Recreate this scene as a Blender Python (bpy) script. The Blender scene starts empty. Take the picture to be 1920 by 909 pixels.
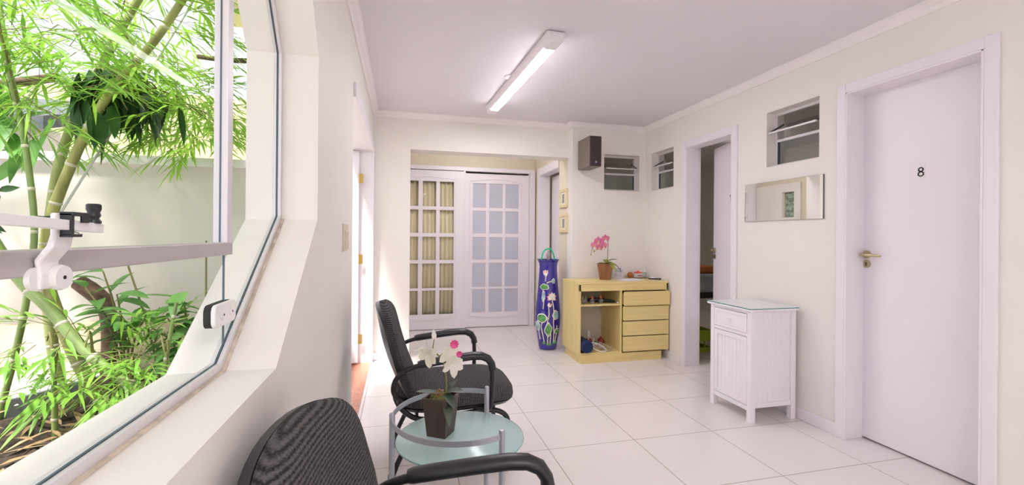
import bpy, bmesh, math, random
from mathutils import Vector, Matrix

S = bpy.context.scene
C = S.collection
PI = math.pi
rnd = random.Random(7)

# ------------------------------------------------------------------ camera
FPX, YAW, ROLL, EYE = 832.0, 0.244, 0.008, 1.25
cd = bpy.data.cameras.new('camera'); cam = bpy.data.objects.new('camera', cd); C.objects.link(cam)
cd.sensor_fit = 'HORIZONTAL'; cd.sensor_width = 36.0; cd.lens = 36.0 * FPX / 1920.0
cd.shift_y = -11.0 / 1920.0; cd.clip_start = 0.02; cd.clip_end = 100
_f = Vector((math.sin(YAW), math.cos(YAW), 0)); _r = Vector((math.cos(YAW), -math.sin(YAW), 0)); _u = Vector((0, 0, 1))
_r2 = _r * math.cos(ROLL) + _u * math.sin(ROLL); _u2 = _u * math.cos(ROLL) - _r * math.sin(ROLL)
cam.matrix_world = Matrix(((_r2.x, _u2.x, -_f.x, 0), (_r2.y, _u2.y, -_f.y, 0), (_r2.z, _u2.z, -_f.z, EYE), (0, 0, 0, 1)))
S.camera = cam

# ------------------------------------------------------------------ world, sun, exposure
W = bpy.data.worlds.new('overcast_sky'); S.world = W; W.use_nodes = True
bg = W.node_tree.nodes['Background']
bg.inputs[0].default_value = (0.86, 0.865, 1.0, 1); bg.inputs[1].default_value = 1.10
sl = bpy.data.lights.new('sun', 'SUN'); sun = bpy.data.objects.new('sun', sl); C.objects.link(sun)
sl.energy = 6.0; sl.angle = math.radians(10); sl.color = (1, 0.97, 0.9)
sun.rotation_euler = Vector((-.26, -.42, 1)).to_track_quat('Z', 'Y').to_euler()
S.view_settings.view_transform = 'Standard'; S.view_settings.look = 'None'
S.view_settings.gamma = 1.0; S.view_settings.use_curve_mapping = False
S.view_settings.exposure = 0.68
S.cycles.use_denoising = True
S.cycles.max_bounces = 10; S.cycles.diffuse_bounces = 6; S.cycles.transparent_max_bounces = 16
S.cycles.sample_clamp_indirect = 8.0
LAMP_STRENGTH = 39.0

# ------------------------------------------------------------------ helpers
class MB:
    """collects shapes for ONE mesh object"""
    def __init__(s): s.bm = bmesh.new(); s.mi = 0
    def face(s, pts):
        vs = [s.bm.verts.new(p) for p in pts]
        try:
            f = s.bm.faces.new(vs); f.material_index = s.mi
        except ValueError: pass
        return vs
    def box(s, x0, x1, y0, y1, z0, z1):
        v = [s.bm.verts.new(p) for p in ((x0,y0,z0),(x1,y0,z0),(x1,y1,z0),(x0,y1,z0),(x0,y0,z1),(x1,y0,z1),(x1,y1,z1),(x0,y1,z1))]
        for q in ((0,3,2,1),(4,5,6,7),(0,1,5,4),(1,2,6,5),(2,3,7,6),(3,0,4,7)):
            f = s.bm.faces.new([v[i] for i in q]); f.material_index = s.mi
        return s
    def loft(s, rings, close=True, caps=True):
        R = [[s.bm.verts.new(p) for p in r] for r in rings]
        n = len(R[0])
        for a, b in zip(R, R[1:]):
            for i in range(n if close else n - 1):
                j = (i + 1) % n
                f = s.bm.faces.new((a[i], a[j], b[j], b[i])); f.material_index = s.mi
        if caps and close:
            for r, rev in ((R[0], True), (R[-1], False)):
                f = s.bm.faces.new(r[::-1] if rev else r); f.material_index = s.mi
        return s
    def tube(s, pts, r, seg=10, smooth=0, caps=True, flat=None):
        P = [Vector(p) for p in pts]
        rs = list(r) if isinstance(r, (list, tuple)) else [r] * len(P)
        for _ in range(smooth):
            Q, q = [P[0]], [rs[0]]
            for i in range(len(P) - 1):
                a, b = P[i], P[i + 1]
                if i > 0: Q.append(a * .75 + b * .25); q.append(rs[i] * .75 + rs[i+1] * .25)
                if i < len(P) - 2: Q.append(a * .25 + b * .75); q.append(rs[i] * .25 + rs[i+1] * .75)
            Q.append(P[-1]); q.append(rs[-1]); P, rs = Q, q
        n = None; rings = []
        for i, p in enumerate(P):
            t = (P[min(i + 1, len(P) - 1)] - P[max(i - 1, 0)])
            if t.length < 1e-9: t = Vector((0, 0, 1))
            t.normalize()
            if n is None:
                n = t.orthogonal().normalized() if flat is None else (Vector(flat) - t * t.dot(Vector(flat))).normalized()
            n = (n - t * n.dot(t))
            n = n.normalized() if n.length > 1e-6 else t.orthogonal().normalized()
            b = t.cross(n)
            ra, rb = (rs[i], rs[i]) if not isinstance(rs[i], tuple) else rs[i]
            rings.append([p + n * (ra * math.cos(2*PI*k/seg)) + b * (rb * math.sin(2*PI*k/seg)) for k in range(seg)])
        return s.loft(rings, True, caps)
    def band(s, pts, w, h, up=(0, 0, 1), smooth=0):
        """rectangular bar along a path: w sideways, h along up"""
        P = [Vector(p) for p in pts]; U = Vector(up); rings = []
        for i, p in enumerate(P):
            t = (P[min(i + 1, len(P) - 1)] - P[max(i - 1, 0)]).normalized()
            sd = t.cross(U).normalized(); uu = sd.cross(t).normalized()
            rings.append([p + sd*(a*w/2) + uu*(b*h/2) for a, b in ((-1,-1),(1,-1),(1,1),(-1,1))])
        return s.loft(rings)
    def lathe(s, prof, c=(0, 0, 0), seg=24, axis='z', caps=True):
        c = Vector(c); rings = []
        for r, h in prof:
            ring = []
            for k in range(seg):
                a = 2*PI*k/seg; x, y = r*math.cos(a), r*math.sin(a)
                ring.append(c + (Vector((x, y, h)) if axis == 'z' else Vector((h, x, y)) if axis == 'x' else Vector((y, h, x))))
            rings.append(ring)
        return s.loft(rings, True, caps)
    def prism(s, poly, axis, a, b):
        def q(p, h): return {'x': (h, p[0], p[1]), 'y': (p[0], h, p[1]), 'z': (p[0], p[1], h)}[axis]
        return s.loft([[q(p, a) for p in poly], [q(p, b) for p in poly]])
    def ball(s, c, r, seg=14, rings=8, sc=(1, 1, 1)):
        c = Vector(c); R = []
        for j in range(1, rings):
            t = PI*j/rings
            R.append([c + Vector((r*sc[0]*math.sin(t)*math.cos(2*PI*k/seg), r*sc[1]*math.sin(t)*math.sin(2*PI*k/seg), -r*sc[2]*math.cos(t))) for k in range(seg)])
        return s.loft(R)
    def leaf(s, base, d, up, L, Wd, droop=0.0, n=4, fold=0.25, tip=1.0, belly=0.4):
        """blade: base point, direction, upper-side normal"""
        d = Vector(d).normalized(); up = Vector(up); sd = d.cross(up)
        if sd.length < 1e-5: sd = d.orthogonal()
        sd.normalize(); up = sd.cross(d).normalized()
        p = Vector(base); rows = []
        for i in range(n + 1):
            t = i / n
            w = (math.sin(PI * min(1, t**(math.log(.5)/math.log(belly)))) ** tip) * Wd / 2
            q = p + d*(L*t) - Vector((0, 0, 1))*(droop*L*t*t)
            if i == 0: w = Wd*.06
            if i == n: rows.append([q]); continue
            rows.append([q - sd*w + up*(w*fold), q, q + sd*w + up*(w*fold)])
        V = [[s.bm.verts.new(x) for x in r] for r in rows]
        for a, b in zip(V, V[1:]):
            if len(b) == 3:
                for k in (0, 1):
                    f = s.bm.faces.new((a[k], a[k+1], b[k+1], b[k])); f.material_index = s.mi
            else:
                for k in (0, 1):
                    f = s.bm.faces.new((a[k], a[k+1], b[0])); f.material_index = s.mi
        return s
    def build(s, name, mat, parent=None, smooth=None, bevel=0.0, merge=False, mats=None):
        if merge: bmesh.ops.remove_doubles(s.bm, verts=s.bm.verts, dist=1e-5)
        bmesh.ops.recalc_face_normals(s.bm, faces=s.bm.faces) if smooth != 'leaf' else None
        me = bpy.data.meshes.new(name); s.bm.to_mesh(me); s.bm.free()
        for m in (mats or [mat]): me.materials.append(m)
        if smooth:
            me.polygons.foreach_set('use_smooth', [True]*len(me.polygons))
            if smooth != 'leaf': me.set_sharp_from_angle(angle=math.radians(smooth if smooth is not True else 40))
        o = bpy.data.objects.new(name, me); C.objects.link(o)
        if parent is not None: o.parent = parent
        if bevel:
            b = o.modifiers.new('bevel', 'BEVEL'); b.width = bevel; b.segments = 2; b.limit_method = 'ANGLE'; b.angle_limit = math.radians(40)
        return o

def thing(name, label, cat, loc=(0, 0, 0), rz=0, group=None):
    o = bpy.data.objects.new(name, None); C.objects.link(o); o.empty_display_size = .05
    o.location = loc; o.rotation_euler = (0, 0, rz); o['label'] = label; o['category'] = cat
    if group: o['group'] = group
    return o
def tag(o, label, cat, group=None, kind=None):
    o['label'] = label; o['category'] = cat
    if group: o['group'] = group
    if kind: o['kind'] = kind
    return o
def struct(o, label=None, cat=None):
    o['kind'] = 'structure'
    if label: o['label'] = label
    if cat: o['category'] = cat
    return o
def dup(root, loc, rz, label, group=None):
    def cp(o, par):
        c = o.copy(); C.objects.link(c)
        if par is not None: c.parent = par
        for ch in list(o.children): cp(ch, c)
        return c
    r = cp(root, None); r.location = loc; r.rotation_euler = (0, 0, rz); r['label'] = label
    if group: r['group'] = group
    return r

# ------------------------------------------------------------------ materials
def nodes(name):
    m = bpy.data.materials.new(name); m.use_nodes = True
    nt = m.node_tree; return m, nt, nt.nodes['Principled BSDF'], nt.nodes['Material Output']
def mat(name, col, rough=.5, metal=0, var=0.0, scale=8, bump=0.0, bscale=60, coat=0, spec=.5, sss=0, trans=0, alpha=1, stretch=None):
    m, nt, b, out = nodes(name); L = nt.links.new
    b.inputs['Base Color'].default_value = (*col, 1); b.inputs['Roughness'].default_value = rough
    b.inputs['Metallic'].default_value = metal; b.inputs['Specular IOR Level'].default_value = spec
    b.inputs['Coat Weight'].default_value = coat; b.inputs['Coat Roughness'].default_value = .08
    b.inputs['Transmission Weight'].default_value = trans; b.inputs['Alpha'].default_value = alpha
    tc = nt.nodes.new('ShaderNodeTexCoord'); vec = tc.outputs['Object']
    if stretch:
        mp = nt.nodes.new('ShaderNodeMapping'); mp.inputs['Scale'].default_value = stretch; L(vec, mp.inputs[0]); vec = mp.outputs[0]
    if var:
        n = nt.nodes.new('ShaderNodeTexNoise'); n.inputs['Scale'].default_value = scale; n.inputs['Detail'].default_value = 5; L(vec, n.inputs['Vector'])
        r = nt.nodes.new('ShaderNodeValToRGB'); r.color_ramp.elements[0].position = .3; r.color_ramp.elements[1].position = .7
        r.color_ramp.elements[0].color = (*[c*(1-var) for c in col], 1); r.color_ramp.elements[1].color = (*[min(1, c*(1+var)) for c in col], 1)
        L(n.outputs['Fac'], r.inputs[0]); L(r.outputs[0], b.inputs['Base Color'])
    if bump:
        n2 = nt.nodes.new('ShaderNodeTexNoise'); n2.inputs['Scale'].default_value = bscale; n2.inputs['Detail'].default_value = 3; L(vec, n2.inputs['Vector'])
        bp = nt.nodes.new('ShaderNodeBump'); bp.inputs['Strength'].default_value = bump; bp.inputs['Distance'].default_value = .002
        L(n2.outputs['Fac'], bp.inputs['Height']); L(bp.outputs[0], b.inputs['Normal'])
    return m
def glass(name, tint=(1, 1, 1), refl=1.0, rough=0.0, opacity=0.0, ocol=(.8, .85, .85)):
    """pane: transparent with a Fresnel reflection, optional frosted share"""
    m, nt, b, out = nodes(name); L = nt.links.new
    nt.nodes.remove(b)
    tr = nt.nodes.new('ShaderNodeBsdfTransparent'); tr.inputs[0].default_value = (*tint, 1)
    gl = nt.nodes.new('ShaderNodeBsdfGlossy'); gl.inputs['Roughness'].default_value = rough
    lw = nt.nodes.new('ShaderNodeLayerWeight'); lw.inputs[0].default_value = .5
    pw = nt.nodes.new('ShaderNodeMath'); pw.operation = 'POWER'; L(lw.outputs['Facing'], pw.inputs[0]); pw.inputs[1].default_value = 5
    fr = nt.nodes.new('ShaderNodeMath'); fr.operation = 'MULTIPLY_ADD'; L(pw.outputs[0], fr.inputs[0]); fr.inputs[1].default_value = .9*refl; fr.inputs[2].default_value = .04*refl
    base = tr.outputs[0]
    if opacity:
        df = nt.nodes.new('ShaderNodeBsdfDiffuse'); df.inputs[0].default_value = (*ocol, 1)
        tl = nt.nodes.new('ShaderNodeBsdfTranslucent'); tl.inputs[0].default_value = (*ocol, 1)
        ad = nt.nodes.new('ShaderNodeMixShader'); ad.inputs[0].default_value = .5; L(df.outputs[0], ad.inputs[1]); L(tl.outputs[0], ad.inputs[2])
        mx = nt.nodes.new('ShaderNodeMixShader'); mx.inputs[0].default_value = opacity; L(tr.outputs[0], mx.inputs[1]); L(ad.outputs[0], mx.inputs[2]); base = mx.outputs[0]
    m2 = nt.nodes.new('ShaderNodeMixShader'); L(fr.outputs[0], m2.inputs[0]); L(base, m2.inputs[1]); L(gl.outputs[0], m2.inputs[2])
    L(m2.outputs[0], out.inputs[0]); return m
def leafmat(name, col, col2, transl=.45, rough=.45):
    m, nt, b, out = nodes(name); L = nt.links.new
    tc = nt.nodes.new('ShaderNodeTexCoord')
    n = nt.nodes.new('ShaderNodeTexNoise'); n.inputs['Scale'].default_value = 9; L(tc.outputs['Object'], n.inputs['Vector'])
    r = nt.nodes.new('ShaderNodeValToRGB'); r.color_ramp.elements[0].position = .35; r.color_ramp.elements[1].position = .65
    r.color_ramp.elements[0].color = (*col, 1); r.color_ramp.elements[1].color = (*col2, 1); L(n.outputs['Fac'], r.inputs[0])
    L(r.outputs[0], b.inputs['Base Color']); b.inputs['Roughness'].default_value = rough
    t = nt.nodes.new('ShaderNodeBsdfTranslucent'); L(r.outputs[0], t.inputs[0])
    mx = nt.nodes.new('ShaderNodeMixShader'); mx.inputs[0].default_value = transl; L(b.outputs[0], mx.inputs[1]); L(t.outputs[0], mx.inputs[2])
    L(mx.outputs[0], out.inputs[0]); return m
def emit(name, col, st):
    m, nt, b, out = nodes(name)
    b.inputs['Base Color'].default_value = (.9, .9, .9, 1); b.inputs['Emission Color'].default_value = (*col, 1); b.inputs['Emission Strength'].default_value = st
    return m
def wood(name, c1, c2, sc=(3, 60, 60), rough=.4):
    m, nt, b, out = nodes(name); L = nt.links.new
    tc = nt.nodes.new('ShaderNodeTexCoord'); mp = nt.nodes.new('ShaderNodeMapping'); mp.inputs['Scale'].default_value = sc; L(tc.outputs['Object'], mp.inputs[0])
    n = nt.nodes.new('ShaderNodeTexNoise'); n.inputs['Scale'].default_value = 1.0; n.inputs['Detail'].default_value = 6; L(mp.outputs[0], n.inputs['Vector'])
    r = nt.nodes.new('ShaderNodeValToRGB'); r.color_ramp.elements[0].position = .3; r.color_ramp.elements[1].position = .75
    r.color_ramp.elements[0].color = (*c1, 1); r.color_ramp.elements[1].color = (*c2, 1)
    L(n.outputs['Fac'], r.inputs[0]); L(r.outputs[0], b.inputs['Base Color']); b.inputs['Roughness'].default_value = rough
    return m
def ribbed(name, col, axis_scale, rough=.9, axis='Z'):
    """corduroy-like upholstery: rows of loops with fibre noise"""
    m, nt, b, out = nodes(name); L = nt.links.new
    tc = nt.nodes.new('ShaderNodeTexCoord')
    w = nt.nodes.new('ShaderNodeTexWave'); w.wave_type = 'BANDS'; w.bands_direction = axis; w.inputs['Scale'].default_value = axis_scale
    w.inputs['Distortion'].default_value = 1.2; w.inputs['Detail'].default_value = 2; w.inputs['Detail Scale'].default_value = 6; L(tc.outputs['Object'], w.inputs['Vector'])
    n = nt.nodes.new('ShaderNodeTexNoise'); n.inputs['Scale'].default_value = 170; n.inputs['Detail'].default_value = 4; L(tc.outputs['Object'], n.inputs['Vector'])
    mu = nt.nodes.new('ShaderNodeMath'); mu.operation = 'MULTIPLY_ADD'; L(w.outputs['Fac'], mu.inputs[0]); mu.inputs[1].default_value = .45; L(n.outputs['Fac'], mu.inputs[2])
    r = nt.nodes.new('ShaderNodeValToRGB'); r.color_ramp.elements[0].position = .45; r.color_ramp.elements[1].position = 1.0
    r.color_ramp.elements[0].color = (*[c*.45 for c in col], 1); r.color_ramp.elements[1].color = (*[c*2.6 for c in col], 1)
    L(mu.outputs[0], r.inputs[0]); L(r.outputs[0], b.inputs['Base Color']); b.inputs['Roughness'].default_value = rough
    b.inputs['Specular IOR Level'].default_value = .2
    bp = nt.nodes.new('ShaderNodeBump'); bp.inputs['Strength'].default_value = .5; bp.inputs['Distance'].default_value = .003
    L(mu.outputs[0], bp.inputs['Height']); L(bp.outputs[0], b.inputs['Normal']); return m
def floor_tiles(name):
    m, nt, b, out = nodes(name); L = nt.links.new
    g = nt.nodes.new('ShaderNodeNewGeometry'); sx = nt.nodes.new('ShaderNodeSeparateXYZ'); L(g.outputs['Position'], sx.inputs[0])
    def M(op, a, bb=None, cc=None):
        x = nt.nodes.new('ShaderNodeMath'); x.operation = op
        for i, v in enumerate((a, bb, cc)):
            if v is None: continue
            if isinstance(v, (int, float)): x.inputs[i].default_value = v
            else: L(v, x.inputs[i])
        return x.outputs[0]
    T = .5563
    def line(o, off):
        t = M('DIVIDE', M('SUBTRACT', o, off), T); fr = M('SUBTRACT', M('FRACT', M('ADD', t, .5)), .5)
        return M('MULTIPLY', M('ABSOLUTE', fr), T), M('FLOOR', t)
    dx, ix = line(sx.outputs[0], .85); dy, iy = line(sx.outputs[1], 4.705)
    d = M('MINIMUM', dx, dy); grout = M('LESS_THAN', d, .0023)
    cb = nt.nodes.new('ShaderNodeCombineXYZ'); L(ix, cb.inputs[0]); L(iy, cb.inputs[1])
    wn = nt.nodes.new('ShaderNodeTexWhiteNoise'); L(cb.outputs[0], wn.inputs['Vector'])
    n = nt.nodes.new('ShaderNodeTexNoise'); n.inputs['Scale'].default_value = 3; n.inputs['Detail'].default_value = 5; L(g.outputs['Position'], n.inputs['Vector'])
    fac = M('MULTIPLY_ADD', wn.outputs['Value'], .3, M('MULTIPLY', n.outputs['Fac'], .7))
    r = nt.nodes.new('ShaderNodeValToRGB'); r.color_ramp.elements[0].color = (.77, .725, .705, 1); r.color_ramp.elements[1].color = (.84, .795, .78, 1); L(fac, r.inputs[0])
    mx = nt.nodes.new('ShaderNodeMix'); mx.data_type = 'RGBA'; L(grout, mx.inputs['Factor']); L(r.outputs[0], mx.inputs['A']); mx.inputs['B'].default_value = (.36, .31, .27, 1)
    L(mx.outputs['Result'], b.inputs['Base Color'])
    L(M('MULTIPLY_ADD', grout, .5, .24), b.inputs['Roughness']); b.inputs['Specular IOR Level'].default_value = .4
    bp = nt.nodes.new('ShaderNodeBump'); bp.inputs['Strength'].default_value = .6; bp.inputs['Distance'].default_value = .002; bp.invert = True
    L(grout, bp.inputs['Height']); L(bp.outputs[0], b.inputs['Normal']); return m

PAINT = mat('cream_wall_paint', (.83, .798, .752), .55, var=.012, scale=3, bump=.05, bscale=120)
PAINT_Y = mat('yellow_cream_paint', (.76, .69, .54), .6, var=.015, scale=3)
CEIL = mat('ceiling_paint', (.76, .72, .765), .7, var=.01, scale=2)
WHITE = mat('white_gloss_paint', (.84, .795, .835), .35, var=.008, scale=4)
TRIMW = mat('white_cornice_paint', (.85, .81, .81), .5)
WHITE_CAB = mat('white_lacquer', (.86, .83, .86), .3)
FLOOR = floor_tiles('porcelain_floor_tiles')
GRANITE = mat('red_granite', (.50, .20, .125), .3, var=.55, scale=110)
ALU = mat('white_aluminium', (.72, .69, .70), .35, metal=.15)
ALU_S = mat('silver_aluminium', (.62, .62, .62), .3, metal=.7)
GASKET = mat('dark_gasket', (.05, .06, .08), .5)
GLASS = glass('clear_glass', (.97, .985, .98), refl=.10)
GLASS_EDGE = mat('glass_edge', (.07, .12, .15), .15)
GLASS_RIB = glass('ribbed_glass', (.62, .66, .64), refl=2.2, rough=.08, opacity=.16, ocol=(.62, .65, .63))
GLASS_TOP = mat('glass_over_white', (.80, .83, .82), .06, spec=.6)
FROST = glass('frosted_green_glass', (.80, .88, .87), refl=.8, rough=.18, opacity=.92, ocol=(.68, .85, .84))
FROSTP = mat('frosted_pane', (.53, .545, .63), .25, var=.04, scale=2)
MIRROR = mat('mirror_silver', (.93, .94, .93), .01, metal=1)
DARKGAP = mat('dark_recess', (.02, .018, .016), .8)
BRASS = mat('aged_brass', (.50, .42, .25), .3, metal=.9)
BRASSY = mat('yellow_brass', (.62, .42, .14), .3, metal=.9)
BLACKP = mat('black_plastic', (.018, .018, .02), .38, bump=.1, bscale=300)
BLACKT = mat('black_tube_paint', (.014, .014, .015), .3)
BLACKM = mat('black_matte', (.015, .014, .014), .6)
FABRIC = ribbed('charcoal_ribbed_upholstery', (.046, .042, .043), 34)
FABRIC_S = ribbed('charcoal_ribbed_seat_upholstery', (.046, .042, .043), 34, axis='X')
STEEL = mat('grey_painted_steel', (.40, .42, .46), .35, metal=.5)
BIRCH = wood('pale_maple_veneer', (.74, .585, .24), (.82, .685, .315), (2.2, 40, 40))
BIRCH_IN = wood('maple_veneer_upright', (.73, .575, .235), (.80, .665, .305), (40, 40, 2.2))
WALNUT = wood('walnut_pot', (.20, .085, .032), (.33, .15, .055), (25, 25, 4), .45)
DARKWOOD = wood('dark_wenge_pot', (.045, .028, .022), (.085, .055, .044), (50, 50, 4), .45)
NAVY = mat('navy_glaze', (.03, .018, .27), .07, coat=.6, var=.15, scale=6)
ENAMEL_G = mat('green_enamel', (.10, .33, .09), .15, var=.45, scale=22)
ENAMEL_T = mat('teal_enamel', (.30, .50, .50), .15, var=.4, scale=22)
ENAMEL_W = mat('white_enamel', (.82, .78, .76), .15, var=.06, scale=30)
ENAMEL_P = mat('coral_enamel', (.85, .30, .20), .15, var=.25, scale=30)
ENAMEL_Y = mat('cream_enamel', (.80, .74, .48), .15, var=.1, scale=30)
GREENT = mat('bright_green_tubing', (.02, .62, .30), .25)
CLEARP = glass('clear_plastic', (.86, .87, .88), rough=.05, opacity=.25, ocol=(.8, .8, .82))
WHITEP = mat('white_plastic', (.82, .81, .80), .35)
REDP = mat('red_plastic', (.75, .045, .025), .3)
ORANGEP = mat('orange_red_plastic', (.75, .13, .03), .3)
NAVYF = mat('navy_fabric', (.014, .03, .11), .8, var=.2, scale=60, bump=.3, bscale=300)
DOVE = mat('grey_sheet', (.30, .32, .34), .8, var=.25, scale=14)
TERRA = mat('orange_towel', (.50, .16, .05), .9, bump=.4, bscale=200)
LIME = mat('lime_plastic', (.40, .50, .03), .4)
PAPER = mat('white_paper', (.82, .80, .88), .7)
PRINT = mat('grey_print', (.36, .38, .42), .7)
INK = mat('black_ink', (.02, .015, .02), .6)
RUST = mat('orange_brown_peel', (.38, .13, .03), .55, var=.35, scale=40, bump=.5, bscale=90)
SPK_SIDE = wood('brown_vinyl_wood', (.16, .125, .105), (.20, .16, .135), (60, 60, 3), .5)
SPK_FRONT = mat('black_grille_cloth', (.045, .03, .032), .85, bump=.3, bscale=700)
PICFRAME = mat('gilded_cream_frame', (.74, .62, .36), .45, var=.1, scale=60)
PICMAT = mat('cream_mount', (.80, .74, .60), .8)
PICART = mat('muted_print', (.33, .32, .28), .8, var=.8, scale=70)
IVORY = mat('ivory_plastic', (.66, .60, .46), .4)
TAN = None
CULM = mat('bamboo_culm_skin', (.27, .30, .10), .4, var=.45, scale=14, stretch=(1, 1, .25))
CULM_G = mat('green_culm_skin', (.22, .30, .10), .4, var=.35, scale=14, stretch=(1, 1, .25))
CULM_Y = mat('yellow_culm_skin', (.30, .30, .09), .4, var=.5, scale=14, stretch=(1, 1, .25))
NODE = mat('pale_node_ring', (.55, .52, .42), .6)
TWIG = mat('olive_twig', (.22, .20, .07), .6)
LEAF1 = leafmat('bamboo_leaf_bright', (.26, .50, .045), (.42, .68, .10))
LEAF2 = leafmat('bamboo_leaf_mid', (.17, .38, .05), (.30, .55, .08))
LEAF3 = leafmat('broad_leaf_green', (.10, .27, .06), (.22, .46, .12), .3)
LEAF4 = leafmat('dark_glossy_leaf', (.025, .075, .02), (.05, .14, .035), .12, .3)
LEAF5 = leafmat('lime_orchid_leaf', (.22, .27, .035), (.42, .45, .07), .2, .4)
LEAF6 = leafmat('dark_orchid_leaf', (.05, .075, .05), (.10, .13, .09), .1, .5)
PETAL_P = leafmat('pink_petal', (.60, .10, .28), (.80, .28, .46), .3)
PETAL_W = leafmat('cream_petal', (.80, .78, .62), (.88, .86, .78), .3)
LIP_Y = mat('yellow_lip', (.80, .52, .18), .5)
LIP_P = mat('magenta_lip', (.72, .08, .25), .5)
BUD = mat('olive_bud', (.35, .33, .10), .5)
MOSS = mat('dry_moss', (.13, .13, .035), .9, var=.6, scale=60, bump=.8, bscale=150)
SOIL = mat('dark_soil', (.045, .03, .022), .95, var=.6, scale=40, bump=1.0, bscale=60)
DRYLEAF = leafmat('dry_leaf_litter', (.26, .15, .07), (.45, .32, .18), .1, .8)
GRAVEL = mat('white_gravel', (.74, .70, .69), .85, var=.2, scale=60, bump=1.0, bscale=90)
EDGING = mat('grey_plastic_edging', (.30, .33, .37), .5)
BARK = mat('brown_bark', (.14, .085, .06), .9, var=.5, scale=30, bump=1.0, bscale=60)
GWALL = mat('pale_render', (.70, .655, .60), .8, var=.04, scale=2)
GBASE = mat('cream_render', (.72, .60, .42), .8, var=.05, scale=3)
YELLOW = mat('yellow_render', (.76, .71, .36), .8, var=.04, scale=2)
YELLOW2 = mat('soft_yellow_render', (.70, .62, .36), .8, var=.04, scale=2)
CONCRETE = mat('garden_concrete', (.5, .47, .43), .9, var=.1, scale=5)
TILEROOF = mat('dark_roof_tile', (.10, .11, .12), .8, var=.3, scale=12)
LIGHTON = emit('lit_diffuser', (.985, .955, 1.0), LAMP_STRENGTH)
FILL_REAR = emit('rear_fill_diffuser', (.985, .955, 1.0), LAMP_STRENGTH*1.45)  # emission of the added lamps behind the camera
FILL_ROOM = emit('dim_fill_diffuser', (1.0, .93, .80), 15.0)  # emission of the lamp added in the treatment room
FILL_RECESS = emit('recess_fill_diffuser', (1.0, .97, .98), 19.0)  # emission of the lamp added in the recess
BEAD = mat('stained_sealant', (.60, .52, .42), .7, var=.3, scale=25)

# curtain of striped cloth
m, nt, b, out = nodes('striped_tan_curtain'); TAN = m
tc = nt.nodes.new('ShaderNodeTexCoord'); wv = nt.nodes.new('ShaderNodeTexWave'); wv.bands_direction = 'X'; wv.inputs['Scale'].default_value = 5.5; wv.inputs['Distortion'].default_value = 1.0; wv.inputs['Detail'].default_value = 2
nt.links.new(tc.outputs['Object'], wv.inputs['Vector']); rr = nt.nodes.new('ShaderNodeValToRGB')
rr.color_ramp.elements[0].color = (.66, .55, .36, 1); rr.color_ramp.elements[1].color = (.80, .70, .49, 1)
nt.links.new(wv.outputs['Fac'], rr.inputs[0]); nt.links.new(rr.outputs[0], b.inputs['Base Color']); b.inputs['Roughness'].default_value = .9

# ------------------------------------------------------------------ room shell
CEILZ = 2.50; XL, XLO = -.285, -.51; XR, XRO = 2.70, 2.86
def wall_grid(name, axis, a, b, u0, u1, z0, z1, holes, mtl, extra=None):
    """wall with faces at axis=a and axis=b, spanning u0..u1, z0..z1 with rectangular holes (u,u,z,z)"""
    mb = MB()
    us = sorted({u0, u1, *[h[0] for h in holes], *[h[1] for h in holes]}); us = [u for u in us if u0 <= u <= u1]
    zs = sorted({z0, z1, *[h[2] for h in holes], *[h[3] for h in holes]}); zs = [z for z in zs if z0 <= z <= z1]
    def solid(i, j):
        if i < 0 or j < 0 or i >= len(us) - 1 or j >= len(zs) - 1: return False
        cu, cz = (us[i] + us[i+1])/2, (zs[j] + zs[j+1])/2
        return not any(h[0] < cu < h[1] and h[2] < cz < h[3] for h in holes)
    P = (lambda n, u, z: (n, u, z)) if axis == 'x' else (lambda n, u, z: (u, n, z))
    for i in range(len(us) - 1):
        for j in range(len(zs) - 1):
            if not solid(i, j): continue
            A, B, D, E = us[i], us[i+1], zs[j], zs[j+1]
            for n in (a, b): mb.face([P(n, A, D), P(n, B, D), P(n, B, E), P(n, A, E)])
            if not solid(i-1, j): mb.face([P(a, A, D), P(b, A, D), P(b, A, E), P(a, A, E)])
            if not solid(i+1, j): mb.face([P(a, B, D), P(b, B, D), P(b, B, E), P(a, B, E)])
            if not solid(i, j-1): mb.face([P(a, A, D), P(b, A, D), P(b, B, D), P(a, B, D)])
            if not solid(i, j+1): mb.face([P(a, A, E), P(b, A, E), P(b, B, E), P(a, B, E)])
    if extra: extra(mb)
    return struct(mb.build(name, mtl, merge=True))

struct(MB().box(XLO, 5.3, -3.2, 7.3, -.10, 0).build('floor', FLOOR), 'cream porcelain tile floor of the hallway', 'floor')
struct(MB().box(XLO, 5.3, -3.2, 7.3, CEILZ, CEILZ + .12).build('ceiling', CEIL), 'white painted ceiling of the hallway', 'ceiling')

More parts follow.
